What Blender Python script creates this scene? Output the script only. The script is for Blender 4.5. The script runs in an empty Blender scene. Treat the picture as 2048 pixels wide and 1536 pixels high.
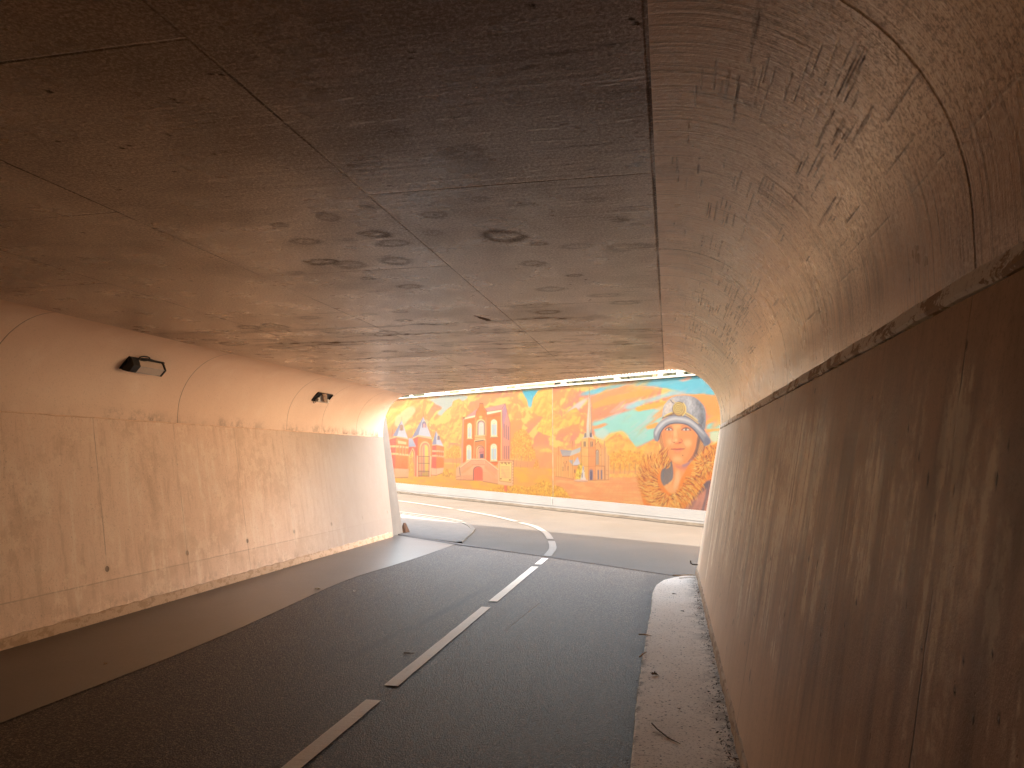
import bpy, bmesh, math, random
import numpy as np
from mathutils import Vector, Matrix
SC=bpy.context.scene; COL=SC.collection
# ------------------------------------------------------------------ camera, sky, sun, exposure
cam_d=bpy.data.cameras.new('camera'); cam=bpy.data.objects.new('camera',cam_d); COL.objects.link(cam); SC.camera=cam
cam_d.sensor_fit='HORIZONTAL'; cam_d.sensor_width=36.0; cam_d.lens=1480/2048*36.0
cam_d.clip_start=.05; cam_d.clip_end=2000
EYE=1.55; PITCH=math.radians(5.5956); YAW=math.radians(11.886)
cam.location=(0,0,EYE); cam.rotation_euler=(math.pi/2+PITCH,0,YAW)
SUN_TRAVEL=(-.41,.912)          # horizontal direction in which the sunlight travels
SUN_EL=math.radians(35)
W=bpy.data.worlds.new('World'); SC.world=W; W.use_nodes=True
wn=W.node_tree; bg=wn.nodes['Background']; sky=wn.nodes.new('ShaderNodeTexSky'); sky.sky_type='NISHITA'; sky.sun_disc=False
sky.sun_elevation=SUN_EL; sky.sun_rotation=math.atan2(-SUN_TRAVEL[0],-SUN_TRAVEL[1])
sky.air_density=1.0; sky.dust_density=2.5; sky.ozone_density=1.0
_wb=wn.nodes.new('ShaderNodeMix'); _wb.data_type='RGBA'; _wb.blend_type='MULTIPLY'; _wb.inputs[0].default_value=1; _wb.inputs[7].default_value=(1.27,1.0,.72,1)   # warm hazy air, white balance of the photograph
wn.links.new(sky.outputs[0],_wb.inputs[6]); wn.links.new(_wb.outputs[2],bg.inputs[0]); bg.inputs[1].default_value=.15
sd=bpy.data.lights.new('sun','SUN'); so=bpy.data.objects.new('sun',sd); COL.objects.link(so)
sd.energy=2.0; sd.angle=math.radians(.5); sd.color=(1.0,.90,.76)
so.rotation_euler=Vector((SUN_TRAVEL[0]*math.cos(SUN_EL),SUN_TRAVEL[1]*math.cos(SUN_EL),-math.sin(SUN_EL))).to_track_quat('-Z','Y').to_euler()
SC.view_settings.view_transform='Standard'; SC.view_settings.look='None'; SC.view_settings.gamma=1; SC.view_settings.exposure=4.36
SC.cycles.max_bounces=16; SC.cycles.diffuse_bounces=9; SC.cycles.glossy_bounces=4; SC.cycles.transmission_bounces=6
SC.cycles.use_guiding=True; SC.cycles.use_surface_guiding=True; SC.cycles.guiding_training_samples=128; SC.cycles.use_denoising=True; SC.cycles.sample_clamp_indirect=0
SC.cycles.denoising_prefilter='ACCURATE'; SC.cycles.denoising_input_passes='RGB_ALBEDO_NORMAL'
try: SC.cycles.denoiser='OPENIMAGEDENOISE'
except Exception: pass
rnd=random.Random(7)

# ------------------------------------------------------------------ helpers
class E:
    """tiny arithmetic on shader sockets"""
    def __init__(s,nt,v): s.nt=nt; s.v=v
    def _m(s,op,*a):
        n=s.nt.nodes.new('ShaderNodeMath'); n.operation=op
        for i,x in enumerate((s,)+a):
            x=x.v if isinstance(x,E) else x
            if isinstance(x,(int,float)): n.inputs[i].default_value=x
            else: s.nt.links.new(x,n.inputs[i])
        return E(s.nt,n.outputs[0])
    def __add__(s,o): return s._m('ADD',o)
    def __sub__(s,o): return s._m('SUBTRACT',o)
    def __mul__(s,o): return s._m('MULTIPLY',o)
    def __truediv__(s,o): return s._m('DIVIDE',o)
    __radd__=__add__; __rmul__=__mul__
    def __rsub__(s,o): return (s*-1)+o
    def abs(s): return s._m('ABSOLUTE')
    def floor(s): return s._m('FLOOR')
    def frac(s): return s._m('FRACT')
    def gt(s,o): return s._m('GREATER_THAN',o)
    def lt(s,o): return s._m('LESS_THAN',o)
    def mx(s,o): return s._m('MAXIMUM',o)
    def mn(s,o): return s._m('MINIMUM',o)
    def pw(s,o): return s._m('POWER',o)
    def clamp(s): return s.mx(0.).mn(1.)
    def sm(s,a,b):
        n=s.nt.nodes.new('ShaderNodeMapRange'); n.interpolation_type='SMOOTHSTEP'; n.inputs[1].default_value=a; n.inputs[2].default_value=b
        if a>b: n.inputs[1].default_value=b; n.inputs[2].default_value=a; n.inputs[3].default_value=1; n.inputs[4].default_value=0
        s.nt.links.new(s.v,n.inputs[0]); return E(s.nt,n.outputs[0])
class M:
    """procedural material with a Principled surface"""
    def __init__(s,name,rough=.8,spec=.3,metal=0):
        s.m=bpy.data.materials.new(name); s.m.use_nodes=True; s.nt=s.m.node_tree; s.b=s.nt.nodes['Principled BSDF']
        s.b.inputs['Roughness'].default_value=rough; s.b.inputs['Specular IOR Level'].default_value=spec; s.b.inputs['Metallic'].default_value=metal
        s.h=None
    def node(s,t): return s.nt.nodes.new(t)
    def tc(s,which='Object'):
        n=s.node('ShaderNodeTexCoord'); return n.outputs[which]
    def geo(s): return s.node('ShaderNodeNewGeometry').outputs['Position']
    def xyz(s,vec):
        n=s.node('ShaderNodeSeparateXYZ'); s.nt.links.new(vec,n.inputs[0]); return [E(s.nt,o) for o in n.outputs]
    def vec(s,x,y,z=0.):
        n=s.node('ShaderNodeCombineXYZ')
        for i,q in enumerate((x,y,z)):
            if isinstance(q,E): s.nt.links.new(q.v,n.inputs[i])
            else: n.inputs[i].default_value=q
        return n.outputs[0]
    def noise(s,vec,scale=1.,det=4.,rough=.55,dist=0.):
        n=s.node('ShaderNodeTexNoise'); s.nt.links.new(vec,n.inputs['Vector']); n.inputs['Scale'].default_value=scale; n.inputs['Detail'].default_value=det
        n.inputs['Roughness'].default_value=rough; n.inputs['Distortion'].default_value=dist; return E(s.nt,n.outputs[0])
    def voro(s,vec,scale=1.,rand=1.,feat='F1'):
        n=s.node('ShaderNodeTexVoronoi'); n.feature=feat; s.nt.links.new(vec,n.inputs['Vector']); n.inputs['Scale'].default_value=scale; n.inputs['Randomness'].default_value=rand
        d=E(s.nt,n.outputs['Distance'])
        if feat!='F1': return d,None,None,None
        c=s.node('ShaderNodeSeparateColor'); s.nt.links.new(n.outputs['Color'],c.inputs[0]); return d,E(s.nt,c.outputs[0]),E(s.nt,c.outputs[1]),E(s.nt,c.outputs[2])
    def mix(s,fac,a,b,mode='MIX'):
        n=s.node('ShaderNodeMix'); n.data_type='RGBA'; n.blend_type=mode; n.clamp_factor=True
        for k,q in ((0,fac),(6,a),(7,b)):
            if isinstance(q,E): q=q.v
            if isinstance(q,(int,float)): n.inputs[k].default_value=q
            elif isinstance(q,tuple): n.inputs[k].default_value=q+(1,) if len(q)==3 else q
            else: s.nt.links.new(q,n.inputs[k])
        return n.outputs[2]
    def color(s,c):
        if isinstance(c,tuple): s.b.inputs['Base Color'].default_value=c+(1,)
        else: s.nt.links.new(c,s.b.inputs['Base Color'])
    def rough(s,e): s.nt.links.new(e.v,s.b.inputs['Roughness'])
    def bump(s,e,strength=.5,dist=.01):
        n=s.node('ShaderNodeBump'); n.inputs['Strength'].default_value=strength; n.inputs['Distance'].default_value=dist
        s.nt.links.new(e.v,n.inputs['Height'])
        if s.h is not None: s.nt.links.new(s.h,n.inputs['Normal'])
        s.h=n.outputs[0]; s.nt.links.new(s.h,s.b.inputs['Normal'])
def tag(o,label=None,cat=None,group=None,kind=None):
    for k,v in (('label',label),('category',cat),('group',group),('kind',kind)):
        if v: o[k]=v
    return o
def empty(name,loc=(0,0,0),rz=0): 
    o=bpy.data.objects.new(name,None); o.empty_display_size=.1; o.location=loc; o.rotation_euler=(0,0,rz); COL.objects.link(o); return o
def obj(name,verts,faces,mat,parent=None,uv=None,smooth=False,mats=None):
    me=bpy.data.meshes.new(name); me.from_pydata([tuple(v) for v in verts],[],faces); me.update()
    bm=bmesh.new(); bm.from_mesh(me)
    if uv is None: bmesh.ops.recalc_face_normals(bm,faces=bm.faces)
    bm.to_mesh(me); bm.free()
    if uv is not None:
        l=me.uv_layers.new(name='UVMap')
        for lp in me.loops: l.data[lp.index].uv=uv[lp.vertex_index]
    if smooth:
        for p in me.polygons: p.use_smooth=True
    o=bpy.data.objects.new(name,me); COL.objects.link(o)
    if mat: me.materials.append(mat.m if isinstance(mat,M) else mat)
    if parent: o.parent=parent
    return o
class MB:
    """collects simple solids into one mesh"""
    def __init__(s): s.v=[]; s.f=[]
    def add(s,vs,fs):
        k=len(s.v); s.v+= [tuple(v) for v in vs]; s.f+=[tuple(i+k for i in f) for f in fs]; return s
    def hexa(s,c): return s.add(c,[(0,3,2,1),(4,5,6,7),(0,1,5,4),(1,2,6,5),(2,3,7,6),(3,0,4,7)])
    def box(s,x0,x1,y0,y1,z0,z1):
        return s.hexa([(x0,y0,z0),(x1,y0,z0),(x1,y1,z0),(x0,y1,z0),(x0,y0,z1),(x1,y0,z1),(x1,y1,z1),(x0,y1,z1)])
    def fbox(s,F,a0,a1,b0,b1,c0,c1):
        """box in a frame function F(a,b,c)->xyz"""
        return s.hexa([F(a0,b0,c0),F(a1,b0,c0),F(a1,b1,c0),F(a0,b1,c0),F(a0,b0,c1),F(a1,b0,c1),F(a1,b1,c1),F(a0,b1,c1)])
    def tube(s,pts,r,n=8,cap=True):
        pts=[Vector(p) for p in pts]; rs=r if isinstance(r,(list,tuple)) else [r]*len(pts); k0=len(s.v); up=None
        for i,p in enumerate(pts):
            d=(pts[min(i+1,len(pts)-1)]-pts[max(i-1,0)]).normalized()
            if up is None: up=Vector((0,0,1)) if abs(d.z)<.9 else Vector((1,0,0))
            a=d.cross(up).normalized(); b=a.cross(d).normalized(); up=b
            for j in range(n):
                t=2*math.pi*j/n; s.v.append(tuple(p+a*math.cos(t)*rs[i]+b*math.sin(t)*rs[i]))
        for i in range(len(pts)-1):
            for j in range(n):
                s.f.append((k0+i*n+j,k0+i*n+(j+1)%n,k0+(i+1)*n+(j+1)%n,k0+(i+1)*n+j))
        if cap: s.f.append(tuple(k0+j for j in range(n))[::-1]); s.f.append(tuple(k0+(len(pts)-1)*n+j for j in range(n)))
        return s
    def prism(s,poly,F,c0,c1):
        """polygon (a,b) extruded along c in frame F"""
        n=len(poly); k=len(s.v); s.v+=[tuple(F(a,b,c0)) for a,b in poly]+[tuple(F(a,b,c1)) for a,b in poly]
        s.f.append(tuple(k+i for i in range(n))); s.f.append(tuple(k+n+i for i in range(n))[::-1])
        for i in range(n): j=(i+1)%n; s.f.append((k+i,k+n+i,k+n+j,k+j))
        return s
    def build(s,name,mat,parent=None,smooth=False,bevel=0):
        o=obj(name,s.v,s.f,mat,parent,smooth=smooth)
        if bevel:
            b=o.modifiers.new('bevel','BEVEL'); b.width=bevel; b.segments=2; b.limit_method='ANGLE'
        return o

# ------------------------------------------------------------------ the place: measures
FOOT=Vector((.802,17.351,0)); WU=Vector((-.7811467,.62434753,0)); WN=Vector((-.62434753,-.7811467,0)); SLOPE=.01916
def wall_pt(s,n,t):      # s along the mural wall (to the left), n out from its face towards the tunnel, t up
    p=FOOT+WU*s+WN*n; return (p.x,p.y,SLOPE*s+t)
def g(x,y):              # height of the ground
    P=Vector((x,y,0))-FOOT; s=P.dot(WU); q=P.dot(WN); w=1-min(1,max(0,(q-1.5)/4.8)); w=w*w*(3-2*w)
    return SLOPE*s*w
def yp(x):               # where the tunnel ends, seen along its width (a skewed mouth)
    e=max(0,min(1,x/.5)); return 10.27-.665*x-.30*e
YB=-30.0
def ypb(x): return YB-.665*(x+2.5)
CE=2.73; XR=-.03; XL=-4.97; R=.67
BAT=.175

# ------------------------------------------------------------------ materials
def concrete(name,kind):
    m=M(name,.75,.25); P=m.geo(); x,y,z=m.xyz(P); u,v,_=m.xyz(m.tc('UV')); nt=m.nt
    big=m.noise(P,.55,5,.6); mid=m.noise(P,2.6,5,.6); fine=m.noise(P,46,4,.7); spk=m.noise(P,150,2,.6)
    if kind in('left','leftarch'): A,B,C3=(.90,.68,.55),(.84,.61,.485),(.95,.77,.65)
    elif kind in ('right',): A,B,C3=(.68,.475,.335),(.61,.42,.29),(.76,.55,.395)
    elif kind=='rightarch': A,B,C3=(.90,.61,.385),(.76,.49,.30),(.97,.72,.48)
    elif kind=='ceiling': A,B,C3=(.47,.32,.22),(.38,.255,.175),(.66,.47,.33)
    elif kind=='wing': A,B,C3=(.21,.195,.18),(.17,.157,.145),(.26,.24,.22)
    elif kind=='outer': A,B,C3=(.50,.46,.42),(.42,.39,.36),(.58,.54,.50)
    else: A,B,C3=(.36,.32,.28),(.28,.25,.22),(.45,.40,.35)
    c=m.mix(big.sm(.35,.65),A,B); c=m.mix(mid.sm(.5,.8)*.6,c,C3)
    c=m.mix((fine-.5).abs().sm(.02,.25)*.35,c,(A[0]*.55,A[1]*.52,A[2]*.5))
    hgt=fine*.5+spk*.35+mid*.35
    dark=(A[0]*.28,A[1]*.26,A[2]*.25)
    def ln(d,w,wob=None): return d.abs().sm(w,w*.35)
    # pits and pinholes of cast concrete
    d,r1,r2,_q=m.voro(P,7.5); pit=d.sm(.05,.02)*r1.gt(.62)*r2.gt(.3)*(.0 if kind=='ceiling' else 1.)
    d2,r3,_a,_b=m.voro(P,26); pin=d2.sm(.11,.05)*r3.gt(.80)
    if kind in('left','right','rightarch','ceiling','leftarch'):
        dd=(pit*(.9 if kind!='leftarch' else .25)).mx(pin*(.65 if kind in('left','ceiling') else .35)); c=m.mix(dd,c,dark); hgt=hgt-dd*2.2
    wob=m.noise(P,6,3,.6)*.012-.006
    gl=None
    if kind=='ceiling':
        # board joints: strips 1.26 m wide with staggered cross joints
        j=None
        for k,(x0,ph) in enumerate([(-1.31,3.045),(-2.59,1.76),(-3.73,3.02),(-4.97,4.29)]):
            l=ln(x+(-x0)+wob*.5,.0075); x1=[-.03,-1.31,-2.59,-3.73][k]
            q=((y-ph)/2.57+.5).frac()-.5; t=ln(q*2.57+wob*.5,.0075)*x.gt(x0)*x.lt(x1)
            l=l.mx(t); j=l if j is None else j.mx(l)
        j=j.mx(ln(x+.036,.011)); brk=m.noise(P,1.3,3,.6).sm(.34,.5)*.65+.35
        c=m.mix((j*brk).clamp(),c,(.035,.022,.016)); hgt=hgt-j*3
        va=m.node('ShaderNodeVertexColor'); va.layer_name='marks'; sc_=m.node('ShaderNodeSeparateColor'); nt.links.new(va.outputs[0],sc_.inputs[0]); mk=E(nt,sc_.outputs[0]); pl=E(nt,sc_.outputs[1])
        hg=m.noise(P,14,5,.7)
        c=m.mix((mk*(hg.sm(.2,.6)*.3+1.05)).clamp(),c,(.035,.022,.016)); c=m.mix((pl*.7).clamp(),c,(.85,.68,.52)); hgt=hgt-mk.sm(.9,1.2)*2+pl*.6
        # streaks drawn across the boards by the shuttering, cloudy bloom, salt and pepper grain
        st=m.noise(m.vec(x*.9,y*15.,0.),1.5,5,.62); c=m.mix(st.sm(.54,.72)*.42*m.noise(P,.8,2,.5).sm(.40,.62),c,(.22,.145,.10)); hgt=hgt+st*1.0
        c=m.mix(m.noise(P,.9,6,.65).sm(.45,.64)*.6,c,(.22,.145,.10))
        gr=m.noise(P,78,3,.85); c=m.mix(gr.sm(.50,.60)*.55,c,(.17,.11,.078)); c=m.mix(gr.sm(.47,.38)*.5,c,(.86,.66,.50))
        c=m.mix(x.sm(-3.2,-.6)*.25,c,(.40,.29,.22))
        gl=(1.-mk*1.25).clamp()*(gr.sm(.36,.60)*-.75+1.)*(1.-(j*brk).clamp()*.9)*(1.-m.noise(P,.9,6,.65).sm(.45,.64)*.5)+pl*.5
    if kind in('rightarch','leftarch'):
        ph=1.69 if kind=='rightarch' else 7.62
        q=((y-ph)/2.53+.5).frac()-.5; j=ln(q*2.53+wob*.4,.0075)
        if kind=='leftarch':
            j=j.mx(ln(y+(-11.3)+wob*.4,.006)); c=m.mix((j*.65).clamp(),c,(.13,.07,.045)); hgt=hgt-j*2.4
            dirt=v.sm(.17,.0)*m.noise(P,6,6,.75).sm(.40,.62)*m.noise(P,.7,3,.6).sm(.36,.56); c=m.mix(dirt*.65,c,(.16,.09,.055))
            top=v.sm(.75,1.3)*m.noise(P,.8,3,.6).sm(.35,.6); c=m.mix(top*.3,c,(.27,.185,.13))
        else:
            c=m.mix((j*.9).clamp(),c,(.05,.03,.02)); hgt=hgt-j*3
            # lengthwise scores of the shuttering boards, in broken dashes
            va=m.node('ShaderNodeVertexColor'); va.layer_name='marks'; sc_=m.node('ShaderNodeSeparateColor'); nt.links.new(va.outputs[0],sc_.inputs[0]); s_=E(nt,sc_.outputs[0]).clamp(); pl=E(nt,sc_.outputs[1])
            # fine curved brushing across
            br=m.noise(m.vec(u*58.,v*1.6,2.),1.2,4,.65); hgt=hgt+br*1.6; c=m.mix(br.sm(.5,.75)*.4,c,(.62,.43,.30)); c=m.mix(br.sm(.48,.32)*.6,c,(.33,.215,.14))
            ar=m.noise(m.vec(u*7.,v*.8,7.),1.2,3,.6); c=m.mix(ar.sm(.60,.70)*.35,c,(.14,.09,.06))
            c=m.mix(m.noise(P,1.1,6,.68).sm(.5,.64)*.6,c,(.40,.265,.175))
            zs=m.noise(P,.8,5,.65)+v.sm(.15,.45)*v.sm(1.15,.6)*.22; sand=m.noise(P,72,3,.85); c=m.mix(zs.sm(.55,.75)*.6,c,(.93,.68,.47)); c=m.mix(sand.sm(.50,.60)*.6*zs.sm(.5,.7),c,(.36,.235,.155)); c=m.mix(sand.sm(.47,.38)*.5*zs.sm(.45,.7),c,(.98,.80,.60)); hgt=hgt+sand*.8-s_*1.5; c=m.mix((pl*(sand.sm(.56,.44)*.5+.6)).clamp(),c,(1.,.80,.56)); c=m.mix((s_*.92).clamp(),c,(.075,.045,.03)); gl=(1.-s_*.95)*(1.-j*.9).clamp()*(sand.sm(.38,.60)*-.8+1.15)*(1.-br.sm(.48,.32)*.6)  # sandy grain, paler mid-curve where the glossy highlight is painted into the colour
    if kind=='left':
        q=((y-6.32)/1.22+.5).frac()-.5; j=ln(q*1.22+wob,.0065)*m.noise(P,1.7,3,.6).sm(.35,.55)
        c=m.mix((j*.55).clamp(),c,(.20,.115,.075)); hgt=hgt-j*2
        zl=z+(-.36)+wob*.6; c=m.mix(ln(zl,.008)*.4,c,(.30,.19,.13)); c=m.mix(z.sm(.38,.34)*.14,c,(.42,.27,.19))
        # tie holes
        qy=q*1.22; hd=(qy*qy+(z-.47)*(z-.47)).pw(.5); c=m.mix(hd.sm(.032,.024)*.75,c,(.12,.07,.045)); c=m.mix((hd-.04).abs().sm(.012,.0)*.5,c,(.72,.5,.36)); hgt=hgt-hd.sm(.034,.02)*4
        st=m.noise(m.vec(y*5.,z*.7,0.),1.6,5,.7); c=m.mix(st.sm(.52,.66)*.5,c,(.97,.83,.71)); c=m.mix(st.sm(.47,.36)*.38,c,(.58,.40,.29))
        c=m.mix(m.noise(P,1.4,8,.75).sm(.49,.60)*.42,c,(.62,.43,.31)); c=m.mix(m.noise(P,48,3,.8).sm(.54,.64)*.3,c,(.55,.38,.28))
        c=m.mix(m.noise(P,3.2,6,.75).sm(.55,.62)*.5,c,(.93,.74,.60))
        foot=z.sm(.26,.10)*m.noise(P,4.5,5,.75).sm(.48,.60); c=m.mix(foot*.35,c,(.34,.22,.155))
        grit=m.noise(P,60,2,.8).sm(.62,.70)*m.noise(P,1.6,3,.6).sm(.48,.6); c=m.mix(grit*.5,c,(.22,.13,.09))
        c=m.mix(y.sm(8.6,12.4)*.9,c,(.30,.255,.225))   # newer, greyer end segment, colour darkened to offset the daylight at the mouth
    if kind=='right':
        va=m.node('ShaderNodeVertexColor'); va.layer_name='marks'; sc_=m.node('ShaderNodeSeparateColor'); nt.links.new(va.outputs[0],sc_.inputs[0]); mk=E(nt,sc_.outputs[0]); pl=E(nt,sc_.outputs[1])
        fg=m.noise(P,70,4,.85); pm2=m.noise(m.vec(y*2.6,z*1.3,9.),1.3,6,.72); st3=m.noise(m.vec(y*17.,z*1.1,4.),1.4,5,.75)
        c=m.mix(pm2.sm(.48,.60)*.35,c,(.46,.31,.205)); c=m.mix(st3.sm(.47,.36)*.3,c,(.40,.265,.17)); c=m.mix(st3.sm(.54,.66)*.22,c,(.80,.60,.43))
        c=m.mix(fg.sm(.53,.62)*.35,c,(.32,.21,.135)); c=m.mix((pl*(fg.sm(.58,.42)*.7+.9)).clamp(),c,(1.,.86,.68)); c=m.mix((mk*.95).clamp(),c,(.10,.06,.038)); hgt=hgt-mk.sm(.8,1.2)*3
        q=((y-1.69)/2.53+.5).frac()-.5; j=ln(q*2.53+wob*1.6,.006)*m.noise(P,2.,3,.6).sm(.40,.52); c=m.mix((j*.8).clamp(),c,(.06,.035,.022)); hgt=hgt-j*2
        # slits left by shuttering ties, drawn out upwards
        d5,e1,e2,e3=m.voro(m.vec(y*2.6,z*1.0,0.),2.3); sl=d5.sm(.055,.02)*e1.gt(.45); c=m.mix(sl*.9,c,(.04,.025,.016)); hgt=hgt-sl*4
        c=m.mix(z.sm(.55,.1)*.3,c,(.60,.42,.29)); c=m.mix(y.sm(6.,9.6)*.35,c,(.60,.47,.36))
    if kind=='foot':
        c=m.mix(m.noise(P,9,5,.75).sm(.45,.6)*.5,c,(.16,.12,.085)); hgt=hgt+m.noise(P,24,4,.8)*2
    if kind=='outer':
        st=m.noise(m.vec(x*5.,y*5.,z*.4),1.2,4,.6); c=m.mix(st.sm(.5,.7)*.3,c,(.3,.27,.25))
    m.color(c); m.bump(hgt,.32 if kind in('rightarch','ceiling') else .35,.006)
    rr=m.noise(P,3.,4,.6)*.25+(.17 if kind in('rightarch','ceiling') else .42); m.rough(rr); m.b.inputs['Specular IOR Level'].default_value=1.0 if kind in('rightarch','ceiling') else .18
    if gl is not None:
        nt.links.new((gl*1.0).clamp().v,m.b.inputs['Specular IOR Level']); nt.links.new((gl*.42).clamp().v,m.b.inputs['Coat Weight'])
    if kind in('rightarch','ceiling'): m.b.inputs['Coat Roughness'].default_value=.30
    return m
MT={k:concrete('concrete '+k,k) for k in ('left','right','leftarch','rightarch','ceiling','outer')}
def strip_mat(name,a,b):
    m=M(name,.8,.2); P=m.geo(); x,y,z=m.xyz(P); n=m.noise(m.vec(y*5.,x*8.,z*8.),1.5,5,.7); n2=m.noise(P,60,3,.7)
    c=m.mix(n.sm(.44,.50),a,b); c=m.mix(n2.sm(.55,.7)*.4,c,(a[0]*.5,a[1]*.5,a[2]*.5)); m.color(c); m.bump(n*2+n2,.5,.006); return m
MT['ledge']=strip_mat('rough ledge concrete',(.50,.37,.27),(.99,.94,.88)); MT['ledge_l']=strip_mat('ledge concrete',(.72,.49,.35),(.84,.60,.45)); MT['foot']=strip_mat('rough footing concrete',(.46,.32,.22),(.58,.42,.31)); MT['footr']=strip_mat('footing concrete',(.30,.20,.13),(.44,.32,.22))
def asphalt(name,kind):
    m=M(name,.62,.5); P=m.geo(); x,y,z=m.xyz(P)
    a=m.noise(P,230,2,.7); b=m.noise(P,54,3,.9); d,r1,_,_2=m.voro(P,95); big=m.noise(P,.7,5,.6)
    if kind=='road': A,B,S=(.017,.012,.009),(.028,.021,.016),(.42,.33,.26)
    elif kind=='band': A,B,S=(.058,.048,.043),(.072,.060,.054),(.12,.108,.098)
    else: A,B,S=(.033,.030,.027),(.038,.035,.032),(.058,.053,.048)
    c=m.mix(big.sm(.4,.6),A,B)
    if kind=='road':
        lane=m.noise(m.vec(x*4.5,y*.22,0.),1.,4,.6); c=m.mix(lane.sm(.5,.7)*.5,c,(.05,.04,.033)); c=m.mix(lane.sm(.45,.3)*.6,c,(.010,.008,.007))
        c=m.mix((r1.gt(.70)*d.sm(.5,.25)*.55).clamp(),c,S); c=m.mix(b.sm(.53,.60)*.85,c,(.26,.205,.165))
        c=m.mix(b.sm(.48,.40)*.9,c,(.004,.003,.0025))
        # dark smear left of the centre line and two short scores
        wob=m.noise(P,2.2,3,.5)*.06-.03
        ctr=(y-7.)*.115+(-2.27); ctr=ctr-((y-7.).mx(0.))*.035; sd_=(x-ctr+wob).abs().sm(.085,.02)*y.sm(5.0,6.2)*y.sm(9.4,7.9)*m.noise(m.vec(x*8.,y*1.2,0.),1.,3,.6).sm(.3,.5)
        c=m.mix((sd_*.85).clamp(),c,(.012,.010,.009))
        s2=(x+1.41-(y-7.2)*.068).abs().sm(.014,.004)*y.gt(6.6)*y.lt(7.95); s3=(x+2.07).abs().sm(.010,.004)*y.gt(6.2)*y.lt(6.75)
        c=m.mix((s2.mx(s3)*.85).clamp(),c,(.010,.008,.007)); hs=s2*2
        hgt=a*.6+b*1.6+d*-.8-hs
        m.bump(hgt,.9,.006); m.rough(b*.3+.42)
        c=m.mix(x.sm(-.42,-.25)*x.lt(.1)*m.noise(P,3.,4,.7).sm(.3,.55)*.75,c,(.006,.0045,.0035))  # dirt along the kerb, with the shadow gap beside it painted in
    elif kind=='band':
        c=m.mix(b.sm(.55,.75)*.3,c,S); c=m.mix(m.noise(P,1.5,5,.6).sm(.5,.7)*.3,c,(.06,.05,.043)); m.bump(a*.4+b*.5,.2,.002); m.rough(b*.15+.27)
    else:
        c=m.mix(b.sm(.55,.75)*.35,c,S); c=m.mix(m.noise(P,1.1,6,.65).sm(.48,.68)*.3,c,(.040,.034,.030)); 
        c=m.mix(m.noise(m.vec(x*.6,y*2.,0.),1.5,5,.6).sm(.55,.72)*.3,c,(.070,.062,.054)); m.bump(a*.4+b*.8,.5,.004); m.rough(b*.25+.6)
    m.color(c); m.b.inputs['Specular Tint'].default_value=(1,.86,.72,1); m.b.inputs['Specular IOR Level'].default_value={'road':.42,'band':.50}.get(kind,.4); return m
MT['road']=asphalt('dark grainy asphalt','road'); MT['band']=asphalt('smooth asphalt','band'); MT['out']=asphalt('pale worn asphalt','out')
def simple(name,c1,c2=None,rough=.7,scale=6.,metal=0,spec=.3,bump=0.,det=4):
    m=M(name,rough,spec,metal); P=m.geo(); n=m.noise(P,scale,det,.6); c2=c2 or tuple(q*.8 for q in c1); m.color(m.mix(n.sm(.35,.65),c1,c2))
    if bump: m.bump(m.noise(P,scale*6,4,.7),bump,.01)
    return m
MT['line']=M('worn road paint',.6,.4); _m=MT['line']; _P=_m.geo(); _x,_y,_z=_m.xyz(_P)
_w=_m.noise(_m.vec(_x*3.,_y*34.,0.),1.2,3,.6); _b=_m.noise(_P,95,3,.8)
_c=_m.mix(_w.sm(.4,.62)*.25,(.92,.84,.73),(.78,.68,.57)); _c=_m.mix(_b.sm(.46,.36)*.3,_c,(.40,.33,.27)); _c=_m.mix(_m.noise(_P,9,4,.7).sm(.58,.70)*.3,_c,(.50,.42,.35)); _m.color(_c); _m.bump(_w*1.5+_b,.6,.004)
MT['linew']=simple('fresh road paint',(.13,.127,.118),(.105,.10,.09),.6,30)
def kerb_mat():
    m=M('speckled kerb concrete',.8,.25); P=m.geo(); x,y,z=m.xyz(P)
    b=m.noise(P,150,2,.7); b2=m.noise(P,55,3,.75); big=m.noise(P,1.8,5,.65); d,r,_,_2=m.voro(P,46)
    c=m.mix(big.sm(.38,.62),(.96,.88,.79),(.90,.81,.71)); c=m.mix(b2.sm(.56,.62)*.6,c,(.34,.28,.22)); c=m.mix(b.sm(.60,.68)*.5,c,(.20,.16,.13)); c=m.mix(b2.sm(.42,.32)*.5,c,(.95,.84,.72))
    c=m.mix((r.gt(.90)*d.sm(.4,.2)*.9).clamp(),c,(.05,.04,.032)); c=m.mix(x.sm(.10,.30)*m.noise(P,7,5,.7).sm(.42,.6)*.6,c,(.24,.19,.15)); c=m.mix(x.sm(-.17,-.22)*m.noise(P,8,5,.7).sm(.45,.6)*.75,c,(.08,.065,.05))
    c=m.mix(m.noise(m.vec(x*2.,y*9.,0.),2.,5,.7).sm(.60,.68)*.4,c,(.34,.27,.21))
    m.color(c); m.bump(b2+b*.5+big,.6,.006); return m
MT['kerb']=kerb_mat()
MT['pave']=simple('pale pavement concrete',(.088,.084,.080),(.075,.071,.068),.8,5,bump=.3)
MT['kerbw']=simple('pale kerb stone',(.085,.081,.075),(.072,.068,.062),.8,12,bump=.3)
MT['slabs']=simple('pale paving slabs',(.46,.40,.32),(.38,.33,.27),.85,3,bump=.3); MT['bare']=simple('cream bounce paint',(.80,.66,.47),(.72,.58,.40),.8,1.,bump=.1)  # light slabs and cream paint for added surfaces that bounce light inward
MT['seam']=simple('tarred seam',(.05,.042,.038),(.075,.062,.055),.7,14)
MT['soil']=simple('soil and grass ground',(.10,.11,.05),(.16,.13,.08),.95,1.5,bump=.5)
MT['white']=simple('weathered white metal paint',(.16,.16,.158),(.135,.135,.132),.5,4)
MT['basew']=simple('white plinth paint',(.081,.083,.087),(.075,.077,.080),.7,1.2,bump=.08)
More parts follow.
